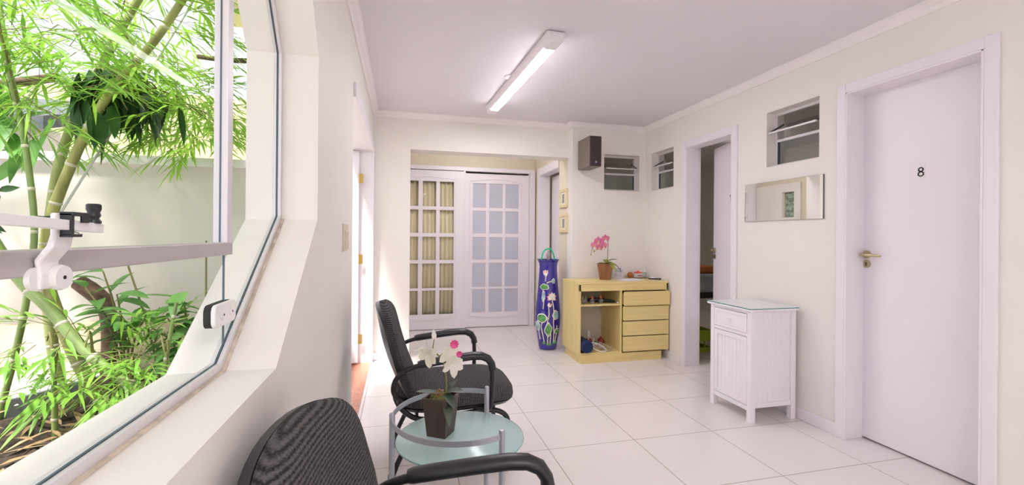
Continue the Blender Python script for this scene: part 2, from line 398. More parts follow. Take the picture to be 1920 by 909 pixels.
# left wall: octagonal window opening and a door opening
WY0, WY1, WZ0, WZ1 = -1.0, 1.665, .935, 2.36
OCT = [(-.485, WZ0), (1.15, WZ0), (1.665, 1.302), (1.665, 1.87), (1.285, WZ1), (-.62, WZ1), (-1.0, 1.87), (-1.0, 1.302)]
def corners(mb):
    for tri in ([(1.15, WZ0), (1.665, WZ0), (1.665, 1.302)], [(1.665, 1.87), (1.665, WZ1), (1.285, WZ1)],
                [(-.62, WZ1), (-1.0, WZ1), (-1.0, 1.87)], [(-1.0, 1.302), (-1.0, WZ0), (-.485, WZ0)]):
        mb.prism(tri, 'x', XLO, XL)
DY0, DY1, DZ = 2.80, 4.57, 2.09
wall_grid('wall_left', 'x', XL, XLO, -3.2, 4.65, 0, CEILZ, [(WY0, WY1, WZ0, WZ1), (DY0, DY1, -1, DZ)], PAINT, corners)
wall_grid('wall_right', 'x', XR, XRO, -3.2, 4.70, 0, CEILZ,
          [(1.51, 2.19, -1, 2.165), (2.38, 2.82, 1.793, 2.207), (3.17, 3.80, -1, 2.14), (4.015, 4.43, 1.772, 2.187)], PAINT)
wall_grid('wall_far', 'y', 4.55, 4.70, 1.81, XR, 0, CEILZ, [(2.184, 2.62, 1.775, 2.178)], PAINT)
wall_grid('wall_end', 'y', 4.65, 4.85, XL, 1.81, 0, CEILZ, [(.083, 1.81, -1, 2.135)], PAINT)
mb = MB(); mb.box(1.81, 1.985, 4.70, 4.97, 0, CEILZ)
mb.box(1.84, 1.985, 4.97, 5.05, 0, CEILZ); mb.box(1.84, 1.985, 5.81, 6.20, 0, CEILZ); mb.box(1.84, 1.985, 5.05, 5.81, 2.10, CEILZ)
struct(mb.build('wall_recess_right', PAINT_Y))
wall_grid('wall_recess_left', 'x', -.19, -.34, 4.85, 6.05, 0, CEILZ, [(5.28, 5.48, 1.57, 1.94)], PAINT_Y)
wall_grid('wall_recess_back', 'y', 6.05, 6.20, -.40, 1.84, 0, CEILZ, [(-.06, 1.75, -1, 2.14)], PAINT_Y)
struct(MB().box(XLO, 5.3, -3.3, -3.2, 0, CEILZ).build('wall_rear', PAINT))
struct(MB().box(5.2, 5.3, -3.2, 7.3, 0, CEILZ).build('wall_room_right', PAINT))
struct(MB().box(-.55, 5.3, 7.2, 7.3, 0, CEILZ).build('wall_room_back', PAINT))
struct(MB().box(XRO, 5.2, 2.28, 2.34, 0, CEILZ).build('wall_room_near', PAINT))
struct(MB().box(-.55, -.40, 6.2, 7.3, 0, CEILZ).build('wall_room_left', PAINT))
struct(MB().box(1.985, 2.045, 6.15, 7.2, 0, CEILZ).build('wall_room_divider', PAINT))

# glass-block window seen in the mirror
mb = MB()
for k in range(4):
    mb.box(-.32, -.21, 5.284, 5.476, 1.573 + k*.0915, 1.573 + k*.0915 + .088)
struct(mb.build('window_5', mat('green_glass_block', (.30, .38, .30), .15, var=.5, scale=18), bevel=.006), 'green glass block window of the recess', 'window')
# flat raised border round the recess side wall
mb = MB()
for b_ in ((5.17, 5.275, .0, 2.07), (5.485, 5.98, 0, 2.07), (5.275, 5.485, 0, 1.565), (5.275, 5.485, 1.945, 2.07)): mb.box(-.19, -.16, *b_)
struct(mb.build('trim_5', PAINT))

# cornice
def cornice(name, pts):
    """pts: path along the wall/ceiling corner with inward direction (dx,dy)"""
    prof = [(0, -.055), (.010, -.055), (.014, -.045), (.022, -.034), (.036, -.024), (.046, -.014), (.055, -.010), (.055, 0), (0, 0)]
    mb = MB()
    mb.loft([[(x + dx*p, y + dy*p, CEILZ + q) for p, q in prof] for x, y, dx, dy in pts])
    return struct(mb.build(name, TRIMW))
cornice('trim_1', [(XR, -3.2, -1, 0), (XR, 4.55, -1, -1)])
cornice('trim_2', [(XR, 4.55, -1, -1), (1.81, 4.55, -1, -1), (1.81, 4.65, -1, -1), (XL, 4.65, 1, -1)])
cornice('trim_3', [(XL, -3.2, 1, 0), (XL, 4.65, 1, -1)])
# baseboards
BB = .078
def board(name, segs):
    mb = MB()
    for s_ in segs: mb.box(*s_, 0, BB)
    return struct(mb.build(name, WHITE, bevel=.004))
board('baseboard_right', [(XR - .014, XR, -3.2, 1.455), (XR - .014, XR, 2.237, 3.125), (XR - .014, XR, 3.86, 4.55)])
board('baseboard_left', [(XL, XL + .014, -3.2, DY0)])
board('baseboard_end', [(XL + .015, .083, 4.636, 4.65)])
board('baseboard_recess', [(1.826, 1.84, 4.98, 5.04), (1.796, 1.81, 4.55, 4.965)])
struct(MB().box(-.56, XL, DY0, DY1, -.10, .004).build('floor_threshold', GRANITE), 'red granite threshold of the side doorway', 'threshold')

# ------------------------------------------------------------------ door casings and doors
def casing_x(name, xw, y0, y1, zt, w, depth, near=True, far=True, sgn=-1, proj=.015, rev=.13):
    """frame of a doorway in an x-wall: face boards on the room side plus lining through the wall"""
    mb = MB(); f0, f1 = sorted((xw, xw + sgn*proj))
    l0, l1 = sorted((xw + sgn*proj, xw - sgn*rev)); t = .012
    if far: mb.box(f0, f1, y1, y1 + w, 0, zt + w); mb.box(l0, l1, y1 - t, y1, 0, zt)
    if near: mb.box(f0, f1, y0 - w, y0, 0, zt + w); mb.box(l0, l1, y0, y0 + t, 0, zt)
    mb.box(f0, f1, y0, y1, zt, zt + w); mb.box(l0, l1, y0, y1, zt - t, zt)
    return struct(mb.build(name, WHITE, bevel=.003))
casing_x('door_1_frame', XR, 1.51, 2.19, 2.165, .055, .13)
casing_x('door_2_frame', XR, 3.17, 3.80, 2.14, .055, .13)
casing_x('door_3_frame', 1.84, 5.05, 5.81, 2.10, .09, .13, near=False)
casing_x('door_4_frame', XL, DY0, DY1, DZ, .075, .2, near=False, sgn=1, proj=.018, rev=.2)

def lever(parent, x, y, z, dirn=-1, face=-1):
    """lever handle and key rose on the face of a door"""
    mb = MB(); mb.lathe([(.0, 0), (.026, 0), (.026, face*.006), (.020, face*.011), (.0, face*.011)], (x, y, z), 20, 'x', caps=False)
    mb.tube([(x, y, z), (x + face*.045, y, z), (x + face*.055, y + dirn*.012, z), (x + face*.052, y + dirn*.06, z - .002), (x + face*.048, y + dirn*.115, z - .006)],
            [.010, .010, .0105, .0085, .006], 10, 1)
    mb.build('lever_handle', BRASS, parent, smooth=True)
    mb = MB(); mb.lathe([(.0, 0), (.025, 0), (.025, face*.005), (.0, face*.007)], (x, y, z - .058), 20, 'x', caps=False)
    k = mb.build('key_rose', BRASS, parent, smooth=True)
    mb = MB(); mb.lathe([(.0, face*.0065), (.005, face*.0065), (.005, face*.0085), (.0, face*.0085)], (x, y, z - .055), 10, 'x', caps=False)
    mb.box(*sorted((x + face*.006, x + face*.0085)), y - .0025, y + .0025, z - .072, z - .056)
    mb.build('keyhole', BLACKM, k)
def digit8(parent, x, y, z, h):
    """number sticker on a face looking to -x (u runs to -y)"""
    pl = MB().box(x - .0012, x, y - h*.38, y + h*.38, z - h*.85, z + h*.75).build('number_plate', WHITEP, parent)
    mb = MB(); n = 28
    def ring(cz, ry, rz, t):
        rg = []
        for k in range(n):
            a = 2*PI*k/n
            p = Vector((x - .0022, y + ry*math.cos(a), z + cz + rz*math.sin(a))); dv = Vector((0, math.cos(a), math.sin(a)))
            rg.append([p - dv*t/2 + Vector((.001, 0, 0)), p + dv*t/2 + Vector((.001, 0, 0)), p + dv*t/2 - Vector((.0006, 0, 0)), p - dv*t/2 - Vector((.0006, 0, 0))])
        rg.append(rg[0]); mb.loft(rg, True, False)
    ring(h*.25, h*.21, h*.20, h*.13); ring(-h*.22, h*.25, h*.23, h*.13)
    mb.build('number_eight', INK, pl)

d8 = struct(MB().box(2.83, 2.865, 1.505, 2.195, .012, 2.155).build('door_1', WHITE, bevel=.002), 'closed white door with the number 8', 'door')
lever(d8, 2.83, 2.160, 1.156)
digit8(d8, 2.83, 1.865, 1.632, .052)
# black shadow gap strip under door is the real gap; ajar door
d2 = thing('door_2', 'white door standing ajar into the dark room, lever handle at its edge', 'door', (2.832, 3.185, 0), 0)
d2['kind'] = 'structure'; d2.rotation_euler = (0, 0, -math.radians(14.7))
MB().box(0, .035, 0, .60, .012, 2.125).build('door_leaf', WHITE, d2, bevel=.002)
lever(d2, 0.0, .565, 1.13, dirn=-1)
mb = MB(); mb.box(-.0012, 0, .225, .275, 1.575, 1.66); p_ = mb.build('number_plate', WHITEP, d2)
mb = MB(); mb.box(-.0024, -.0008, .245, .254, 1.585, 1.645); mb.box(-.0024, -.0008, .245, .262, 1.627, 1.645); mb.build('number_mark', INK, p_)
d3 = struct(MB().box(0, .035, 0, .745, .012, 2.065).build('door_3', WHITE, bevel=.002), 'white side door of the recess, slightly open', 'door')
d3.location = (1.975, 5.065, 0); d3.rotation_euler = (0, 0, -math.radians(2.5))
d4 = thing('door_4', 'white door leaf opened out to the courtyard with brass hinges', 'door', (-.392, 4.545, 0), 0); d4['kind'] = 'structure'
MB().box(-.85, -.01, -.035, 0, .02, 2.06).build('door_leaf', WHITE, d4, bevel=.002)
for z in (.25, 1.02, 1.80):
    mb = MB(); mb.box(-.008, .030, -.041, -.0355, z - .045, z + .045); mb.lathe([(.006, -.05), (.006, .05)], (-.004, -.043, z), 10)
    mb.build('hinge', BRASSY, d4, smooth=True)

# sliding french doors at the end of the recess
mb = MB(); mb.box(1.75, 1.822, 5.985, 6.075, 0, 2.19); mb.box(-.19, 1.75, 5.985, 6.075, 2.135, 2.19)
mb.box(-.19, -.06, 5.99, 6.06, 0, 2.135)
mb.box(1.735, 1.75, 6.03, 6.06, 0, 2.135)
struct(mb.build('door_5_frame', WHITE, bevel=.004))
def french(name, label, x0, x1, px, zs, y, pane_mat, ztop):
    t = thing(name, label, 'door', (x0, y, 0)); t['kind'] = 'structure'
    mb = MB(); w = x1 - x0; P = [(a - x0, b - x0) for a, b in px]
    th = .034; us = [0] + [v for p in P for v in p] + [w]; zz = [.008] + [v for p in zs for v in p] + [ztop]
    for i in range(len(us) - 1):
        for j in range(len(zz) - 1):
            if i % 2 == 1 and j % 2 == 1: continue
            inner = (0 < i < len(us) - 2) and (0 < j < len(zz) - 2)
            mb.box(us[i], us[i+1], (.006 if inner else 0), th - (.006 if inner else 0), zz[j], zz[j+1])
    mb.build('door_frame', WHITE, t)
    # raised moulding with a gently arched head and foot round the glazed field
    a0, a1 = P[0][0] - .03, P[-1][1] + .03; z0, z1 = zs[0][0] - .03, zs[-1][1] + .03; mb = MB()
    arch = lambda s_, zc, k: [(a0 + (a1 - a0)*i/12, -.004, zc + s_*k*math.sin(PI*i/12)) for i in range(13)]
    mb.band(arch(1, z1, .035), .012, .02); mb.band(arch(-1, z0, .035), .012, .02)
    mb.band([(a0, -.004, z0), (a0, -.004, z1)], .02, .012, (0, 1, 0)); mb.band([(a1, -.004, z0), (a1, -.004, z1)], .02, .012, (0, 1, 0))
    mb.build('moulding', WHITE, t)
    for a, b in P:
        for c, d in zs: MB().box(a, b, th/2 - .003, th/2 + .003, c, d).build('pane', pane_mat, t)
    return t
ZS = [(.205, .525), (.555, .885), (.93, 1.24), (1.29, 1.60), (1.645, 1.98)]
french('door_5', 'white sliding french door with frosted blue-grey panes', .83, 1.735, [(.943, 1.128), (1.173, 1.362), (1.40, 1.592)], ZS, 6.022, FROSTP, 2.11)
french('door_6', 'white sliding french door with clear panes over a tan curtain', -.06, .815, [(.03, .214), (.27, .445), (.495, .681)], ZS, 5.984, GLASS, 2.125)
mb = MB(); mb.box(.815, .835, 5.975, 6.03, .005, 2.135); struct(mb.build('trim_6', WHITE))
mb = MB(); n = 70; mb.loft([[(-.05 + .88*i/n, 6.042 + .010*math.sin(i*1.35), z) for i in range(n + 1)] for z in (.02, 2.1)], close=False)
o = mb.build('curtain', TAN, smooth='leaf'); o.modifiers.new('solid', 'SOLIDIFY').thickness = .002
tag(o, 'tan striped curtain hanging behind the left french door', 'curtain')

# ------------------------------------------------------------------ small hopper windows
def hopper(name, label, w, h, loc, rz):
    """local: x across 0..w, room side is -y, glass line at y=.085"""
    t = thing(name, label, 'window', loc, rz); t['kind'] = 'structure'
    y0, y1 = .075, .105; mb = MB(); f = .022
    for q in ((0, f, 0, h), (w - f, w, 0, h), (f, w - f, h - f, h), (f, w - f, 0, f), (f, w - f, h*.46, h*.46 + .02)):
        mb.box(q[0], q[1], y0, y1, q[2], q[3])
    mb.build('window_frame', ALU, t, bevel=.002)
    n = 44; zz = (f, h*.46)
    mb = MB(); mb.loft([[(f + (w - 2*f)*i/n, .09 + .0022*math.sin(i*PI/1.0 + .5), z) for i in range(n + 1)] for z in zz], close=False)
    mb.build('ribbed_pane', GLASS_RIB, t, smooth='leaf')
    mb = MB(); mb.box(f, f + .006, .082, .098, zz[0], zz[1]); mb.box(w - f - .006, w - f, .082, .098, zz[0], zz[1]); mb.build('gasket', GASKET, t)
    zb, zt, yb, yt = h*.62, h*.80, .0, .135     # tilted upper pane, lower edge swung into the hall
    g = MB(); g.loft([[(f + .004 + (w - 2*f - .008)*i/n, yb + (yt - yb)*s_ + .002*math.sin(i*PI + .5), zb + (zt - zb)*s_) for i in range(n + 1)] for s_ in (0, 1)], close=False)
    hp = g.build('tilted_pane', GLASS_RIB, t, smooth='leaf')
    mb = MB(); mb.box(f, w - f, yb - .006, yb + .010, zb - .008, zb + .004); mb.build('pane_rail', ALU, hp)
    mb = MB()
    for x in (f + .003, w - f - .003): mb.band([(x, yb, zb), (x, yt, zt)], .005, .012)
    mb.build('pane_side', GASKET, hp)
    return t
# local x -> world -y for the right wall (room side -x):   rz=-90deg maps x->-y, y->x
hopper('window_2', 'small aluminium hopper window above the wall mirror', .44, .414, (XR, 2.82, 1.793), -PI/2)
hopper('window_3', 'small aluminium hopper window beside the ajar door', .415, .415, (XR, 4.43, 1.772), -PI/2)
hopper('window_4', 'small aluminium hopper window beside the wall speaker', .436, .403, (2.184, 4.55, 1.775), 0)

# ------------------------------------------------------------------ big octagonal window
wn = thing('window_1', 'large octagonal window onto the bamboo garden', 'window', (0, 0, 0)); wn['kind'] = 'structure'
XG = -.41
def clip_poly(poly, fn):
    out_ = []
    for i in range(len(poly)):
        a, b_ = poly[i], poly[(i+1) % len(poly)]; fa, fb = fn(a), fn(b_)
        if fa >= 0: out_.append(a)
        if fa*fb < 0:
            t = fa/(fa - fb); out_.append((a[0] + (b_[0]-a[0])*t, a[1] + (b_[1]-a[1])*t))
    return out_
YD, ZR = 1.190, 1.217
for nm, poly in (('fixed_pane', clip_poly(OCT, lambda p: p[0] - YD - .002)),
                 ('lower_pane', clip_poly(clip_poly(OCT, lambda p: YD - .002 - p[0]), lambda p: ZR - p[1])),
                 ('sash_pane', clip_poly(clip_poly(OCT, lambda p: YD - p[0]), lambda p: p[1] - ZR))):
    mb = MB(); mb.face([(XG, y, z) for y, z in poly]); mb.build(nm, GLASS, wn)
# channel round the opening that holds the glass
def inset(poly, d):
    n = len(poly); res = []
    for i in range(n):
        p0, p1, p2 = Vector(poly[i-1]), Vector(poly[i]), Vector(poly[(i+1) % n])
        n1 = Vector((-(p1-p0).y, (p1-p0).x)).normalized(); n2 = Vector((-(p2-p1).y, (p2-p1).x)).normalized()
        bis = (n1 + n2).normalized(); res.append(tuple(p1 + bis*(d/bis.dot(n1))))
    return res
def ringx(mb, outer, inner, x0, x1):
    n = len(outer)
    for i in range(n):
        j = (i+1) % n
        A = [(x0, *outer[i]), (x0, *outer[j]), (x0, *inner[j]), (x0, *inner[i])]; B = [(x1, *outer[i]), (x1, *outer[j]), (x1, *inner[j]), (x1, *inner[i])]
        mb.loft([A, B])
OI = inset(OCT, .020)
mb = MB(); ringx(mb, inset(OCT, .0005), OI, XG - .012, XG - .003); ringx(mb, inset(OCT, .0005), OI, XG + .003, XG + .012); mb.build('glazing_channel', ALU, wn)
mb = MB(); ringx(mb, OI, inset(OCT, .022), XG - .0012, XG + .0018); mb.build('glass_gasket', GLASS_EDGE, wn)
mb = MB(); 
o_, i_ = inset(OCT, .0005), inset(OCT, .004)
for i in (0, 1): mb.loft([[(x_, *o_[i]), (x_, *o_[i+1]), (x_, *i_[i+1]), (x_, *i_[i])] for x_ in (XG + .0125, XG + .020)])
mb.build('sealant_bead', BEAD, wn)
# opening sash: side stile and bottom rail
mb = MB(); mb.box(XG - .014, XG + .016, YD - .026, YD + .006, ZR - .014, 2.34); mb.build('sash_stile', ALU, wn, bevel=.002)
mb = MB(); mb.box(XG - .014, XG + .017, -.98, YD + .006, ZR - .015, ZR + .014); mb.build('sash_rail', mat('grey_aluminium', (.50, .46, .46), .4, metal=.2), wn, bevel=.002)
mb = MB(); mb.box(XG - .001, XG + .002, YD - .0275, YD - .026, ZR + .015, 2.34); mb.box(XG - .002, XG + .002, YD - .002, YD + .001, .95, ZR - .015); mb.build('glass_joint', GLASS_EDGE, wn)
# clamp joining the two fixed panes
mb = MB(); cy, cz = 1.168, 1.066; W2, H2 = .063, .026; pl = []
for sx, sz in ((1, 1), (-1, 1), (-1, -1), (1, -1)):
    a0 = {(1, 1): 0, (-1, 1): 90, (-1, -1): 180, (1, -1): 270}[(sx, sz)]
    for k in range(5):
        a = math.radians(a0 + k*22.5); pl.append((cy + sx*(W2 - .016) + .016*math.cos(a), cz + sz*(H2 - .016) + .016*math.sin(a)))
mb.prism(pl, 'x', XG + .004, XG + .014)
cl = mb.build('glass_clamp', WHITEP, wn, bevel=.002)
mb = MB(); mb.prism(pl, 'x', XG - .010, XG + .0035); mb.build('clamp_pad', BLACKM, cl)
for yy in (-.022, .030):
    mb = MB(); mb.lathe([(0, .014), (.010, .014), (.010, .016), (.004, .017), (0, .017)], (XG, cy + yy, cz), 14, 'x', caps=False); mb.build('screw', WHITEP, cl, smooth=True)
    mb = MB(); mb.lathe([(0, .0165), (.0028, .0165), (.0028, .0176), (0, .0176)], (XG, cy + yy, cz), 8, 'x', caps=False); mb.build('screw_hole', BLACKM, cl)

# sash stay on the bottom rail
ws = thing('window_stay', 'white window stay with black clip and knob on the sash rail', 'window stay', (XG + .017, .612, 1.226)); ws.scale = (.75, .75, .75)
mb = MB()   # s-shaped plate, profile in (x toward room, z)
prof = [(.006, -.052), (.012, -.052), (.014, -.030), (.010, -.012), (.026, .010), (.030, .030), (.030, .062), (.022, .062), (.022, .030), (.018, .014), (.003, -.008), (.006, -.030)]
mb.prism([(p[0], p[1]) for p in prof], 'y', -.020, .020)
mb.build('bracket', WHITEP, ws, bevel=.003)
mb = MB(); mb.lathe([(0, .012), (.019, .012), (.020, .016), (.018, .022), (0, .022)], (0, .012, -.036), 22, 'x', caps=False); k = mb.build('pivot_disc', WHITEP, ws, smooth=True)
mb = MB(); mb.lathe([(0, .0215), (.003, .0215), (.003, .0228), (0, .0228)], (0, .012, -.036), 10, 'x', caps=False); mb.build('disc_hole', BLACKM, k)
mb = MB(); mb.lathe([(0, .000), (.017, .000), (.018, .004), (.018, .008), (0, .008)], (0, -.016, -.036), 22, 'x', caps=False); mb.build('pivot_disc', WHITEP, ws, smooth=True)
mb = MB(); mb.band([(.036, -.62, .072), (.036, -.05, .046), (.036, .068, .040)], .012, .015); mb.build('stay_bar', WHITEP, ws, bevel=.001)
mb = MB(); mb.box(.029, .045, -.012, -.006, .028, .062); mb.box(.029, .047, -.012, .024, .058, .064); mb.box(.043, .047, .008, .024, .048, .060); mb.box(.029, .047, -.012, .008, .026, .031); mb.build('clip', BLACKP, ws, bevel=.001)
mb = MB(); mb.lathe([(0, .048), (.010, .048), (.010, .052), (.007, .056), (.0095, .061), (.008, .066), (.010, .071), (.010, .078), (.008, .080), (0, .080)], (.036, .052, 0), 18, caps=False); mb.build('knob', BLACKP, ws, smooth=True)

# ------------------------------------------------------------------ light fixtures
def batten(label, x, y0, y1, rz, group=None, lit=None):
    L = y1 - y0; t = thing('ceiling_lamp', label, 'lamp', (x, (y0 + y1)/2, CEILZ), rz, group)
    def sec(y, w=1.0): return [(-.062*w, y, -.010), (-.050*w, y, -.050), (-.034*w, y, -.072), (.034*w, y, -.072), (.050*w, y, -.050), (.062*w, y, -.010)]
    mb = MB(); mb.loft([[(-.058, y, -.004), (-.056, y, -.03), (-.037, y, -.060), (.037, y, -.060), (.056, y, -.03), (.058, y, -.004)] for y in (-L/2 + .01, L/2 - .01)]); mb.build('lamp_tray', WHITE, t)
    for s_ in (-1, 1):
        e0, e1 = s_*L/2, s_*(L/2 - .12); mb = MB()
        mb.loft([sec(e0, .92), sec(e0 - s_*.012, 1.0), sec(e1, 1.0)]); mb.build('end_cap', WHITE_CAB, t, bevel=.003)
    a, b_ = -L/2 + .12, L/2 - .12
    mb = MB(); mb.loft([[(-.036, y, -.0605), (-.036, y, -.064), (-.030, y, -.068), (.030, y, -.068), (.036, y, -.064), (.036, y, -.0605)] for y in (a, b_)]); mb.build('diffuser', lit or LIGHTON, t)
    return t
batten('lit white batten lamp on the ceiling of the hallway', .868, 2.54, 4.20, math.radians(2.4), None)
batten('unseen batten lamp added as fill on the ceiling behind the viewpoint, close to the viewpoint', .62, -2.0, -.4, 0, lit=FILL_REAR)  # unseen lamp added to fill the hall from behind the camera
batten('unseen batten lamp added as fill on the ceiling behind the viewpoint, middle of the hallway', 1.1, -2.9, -1.3, 0, lit=FILL_REAR)  # second added lamp behind the camera, more fill for the hall
def dish(label, x, y, r, m_):
    t = thing('added_dish_light', label, 'lamp', (x, y, CEILZ))
    mb = MB(); mb.lathe([(0, 0), (r, 0), (r, -.02), (0, -.02)], seg=28, caps=False); mb.build('lamp_base', WHITE_CAB, t, smooth=True)
    mb = MB(); mb.lathe([(r*.94, -.02), (r*.92, -.045), (r*.7, -.07), (0, -.08)], seg=28, caps=False); mb.build('diffuser', m_, t, smooth=True)
dish('unseen round dish light added to brighten the recess before the french doors', .9, 5.06, .16, FILL_RECESS)  # added out of view behind the beam to lift the recess
dish('dim round dish light added to brighten the dark treatment room', 4.2, 4.6, .16, FILL_ROOM)  # added so the side room does not go black; no known source there
mb = MB(); mb.lathe([(0, 0), (.05, 0), (.05, -.006), (.042, -.012), (0, -.014)], (.815, 3.37, CEILZ), 24, caps=False)
tag(mb.build('ceiling_rose', WHITE_CAB, smooth=True), 'small round white cover plate on the ceiling beside the lamp', 'cover plate')

# ------------------------------------------------------------------ wall fittings
sw = thing('switch_plate', 'ivory switch and socket plate on the left wall near the doorway', 'switch', (XL, 2.44, 1.24))
MB().box(.0, .008, -.10, .09, -.068, .068).build('cover_plate', IVORY, sw, bevel=.003)
for z in (.010, -.044):
    q = MB().box(.008, .011, -.055, .075, z - .018, z + .024).build('module', IVORY, sw, bevel=.001)
    for dy in (-.03, .04): MB().box(.011, .0125, dy - .014, dy + .014, z - .009, z + .013).build('rocker', IVORY, q)
# mirror
mi = thing('wall_mirror', 'frameless rectangular mirror on the right wall below the small window', 'mirror', (XR, 2.682, 1.532))
MB().box(-.010, -.0012, -.343, .343, -.147, .147).build('mirror_backing', mat('mirror_edge', (.12, .13, .13), .3), mi)
MB().box(-.0112, -.0102, -.342, .342, -.146, .146).build('mirror_glass', MIRROR, mi)
# two small pictures
def small_picture(label, y, z):
    t = thing('small_picture', label, 'picture', (1.81, y, z), 0, None)
    mb = MB(); w, h = .125, .105
    for q in ((-w, -w + .035, -h, h), (w - .035, w, -h, h), (-w + .035, w - .035, h - .032, h), (-w + .035, w - .035, -h, -h + .032)): mb.box(-.022, 0, *q)
    mb.build('picture_frame', PICFRAME, t, bevel=.004)
    MB().box(-.012, -.008, -w + .035, w - .035, -h + .032, h - .032).build('mount', PICMAT, t)
    MB().box(-.0135, -.0125, -.035, .035, -.052, .050).build('print', PICART, t)
    return t
small_picture('small gilt framed picture on the pillar, upper of the two', 4.80, 1.692)
small_picture('small gilt framed picture on the pillar, lower of the two', 4.79, 1.408)
# loudspeaker
sp = thing('wall_speaker', 'brown bookshelf loudspeaker mounted high beside the hopper window', 'loudspeaker', (1.918, 4.20, 1.975))
MB().box(-.068, .068, 0, .30, 0, .313).build('speaker_box', SPK_SIDE, sp, bevel=.006)
MB().box(-.062, .062, -.014, .0, .004, .308).build('speaker_grille', SPK_FRONT, sp, bevel=.006)
MB().box(-.007, .009, -.0165, -.0142, .036, .052).build('speaker_badge', mat('grey_badge', (.45, .45, .46), .3), sp)
mb = MB(); mb.box(-.03, .03, .30, .349, .10, .22); mb.build('wall_bracket', BLACKM, sp)

# ------------------------------------------------------------------ maple counter
dk = thing('storage_counter', 'maple counter with open shelf and four drawers in the far corner', 'counter', (1.70, 4.07, 0))
DW, DD = .985, .46
mb = MB(); mb.box(-.004, DW + .002, -.004, DD, .782, .80); mb.build('counter_top', BIRCH, dk, bevel=.002)
mb = MB(); mb.box(.018, .20, .03, DD - .06, .8003, .804); mb.build('inset_strip', BIRCH, dk)
mb = MB(); mb.box(0, DW, 0, .02, .715, .782); mb.build('apron', BIRCH, dk, bevel=.0015)
for x0 in (0, .445, DW - .018):
    mb = MB(); mb.box(x0, x0 + .018, .0 if x0 != .445 else .004, DD, .085, .782 if x0 == .445 else .782)
    mb.build('upright_panel', BIRCH_IN, dk, bevel=.001)
MB().box(.018, DW - .018, DD - .012, DD, .085, .782).build('back_panel', mat('pale_back_board', (.60, .55, .47), .6), dk)
MB().box(.018, .463, .012, DD - .012, .085, .103).build('bottom_panel', BIRCH, dk)
MB().box(.018, .445, .008, DD - .03, .566, .581).build('shelf', BIRCH, dk, bevel=.001)
MB().box(.020, DW - .07, .006, DD - .03, 0, .085).build('plinth', BIRCH, dk)
for k, (z0, z1, yo) in enumerate(((.566, .706, -.020), (.414, .556, 0), (.262, .404, 0), (.103, .252, 0))):
    dr = MB().box(.470, DW - .002, yo - .018, yo, z0, z1).build('drawer', BIRCH, dk, bevel=.002)
    MB().box(.480, DW - .022, yo, .35, z0 + .01, z1 - .02).build('drawer_box', BIRCH, dk)

# things on and in the counter
def clock_stand():
    t = thing('desk_calendar', 'white desk calendar card standing behind the walnut orchid pot', 'calendar', (2.335, 4.485, .80), math.radians(-6))
    MB().box(-.058, .058, 0, .006, 0, .135).build('calendar_card', PAPER, t)
    MB().box(-.045, .045, .006, .045, 0, .006).build('card_foot', PAPER, t)
    mb = MB()
    for i in range(5):
        for j in range(3): mb.box(-.046 + i*.018, -.034 + i*.018, -.0012, .0, .018 + j*.014, .027 + j*.014)
    mb.build('date_print', PRINT, t)
    mb = MB(); mb.box(-.046, .022, -.0012, 0, .063, .110); mb.build('picture_block', mat('pale_blue_print', (.45, .50, .56), .7, var=.3, scale=60), t)
    mb = MB(); mb.box(.022, .028, -.0014, 0, .060, .112); mb.ball((.045, 0, .088), .004); mb.build('black_print', INK, t)
clock_stand()
mb = MB(); mb.box(2.215, 2.50, 4.20, 4.40, .8002, .8022); o = mb.build('paper_sheet', PAPER)
tag(o, 'white paper sheet lying on the counter top in front of the ball', 'paper')
mb = MB(); mb.ball((0, 0, .033), .036, 18, 12, (1, 1, .93)); o = mb.build('dried_fruit', RUST, smooth=True); o.location = (2.475, 4.475, .8005)
tag(o, 'orange-brown dried fruit ball on the counter by the calendar', 'fruit')
tr = tag(MB().box(2.52, 2.665, 4.40, 4.535, .8002, .808).build('wooden_tray', wood('olive_tray_wood', (.20, .14, .06), (.30, .22, .10)), bevel=.002), 'small thin wooden tray under the red-lidded jar', 'tray')
jr = thing('jar', 'white jar with a red lid on the wooden tray', 'jar', (2.57, 4.475, .808))
mb = MB(); mb.lathe([(0, 0), (.040, 0), (.044, .006), (.044, .040), (.038, .047), (0, .047)], seg=24, caps=False); mb.build('jar_body', WHITEP, jr, smooth=True)
mb = MB(); mb.box(-.030, .022, -.0455, -.0415, .016, .028); mb.build('jar_print', mat('faded_red_print', (.45, .18, .2), .6), jr)
mb = MB(); mb.lathe([(0, .047), (.046, .047), (.047, .056), (.030, .060), (.012, .064), (.012, .070), (0, .071)], seg=24, caps=False); mb.build('lid', REDP, jr, smooth=True)
pb = thing('spray_bottle', 'clear plastic bottle with a tall nozzle beside the red-lidded jar', 'bottle', (2.635, 4.44, .808))
mb = MB(); mb.lathe([(0, 0), (.021, 0), (.022, .004), (.022, .050), (.012, .062), (0, .063)], seg=18, caps=False); mb.build('bottle_body', CLEARP, pb, smooth=True)
mb = MB(); mb.lathe([(0, .063), (.010, .063), (.010, .080), (.005, .084), (.003, .112), (0, .113)], seg=14, caps=False); mb.build('nozzle', WHITEP, pb, smooth=True)
ph = thing('cordless_phone', 'black and silver cordless phone lying at the right end of the counter', 'phone', (2.655, 4.27, .8005), math.radians(-50))
mb = MB(); mb.loft([[(x, -.022*w, 0), (x, .022*w, 0), (x, .018*w, h), (x, -.018*w, h)] for x, w, h in ((-.068, .8, .008), (-.055, 1, .016), (.05, 1, .018), (.066, .8, .012))]); mb.build('phone_body', BLACKP, ph, bevel=.003)
mb = MB(); mb.loft([[(x, -.015, .016), (x, .015, .016), (x, .013, .0205), (x, -.013, .0205)] for x in (-.05, .012)]); mb.build('keypad', mat('silver_plastic', (.6, .6, .62), .3, metal=.4), ph)
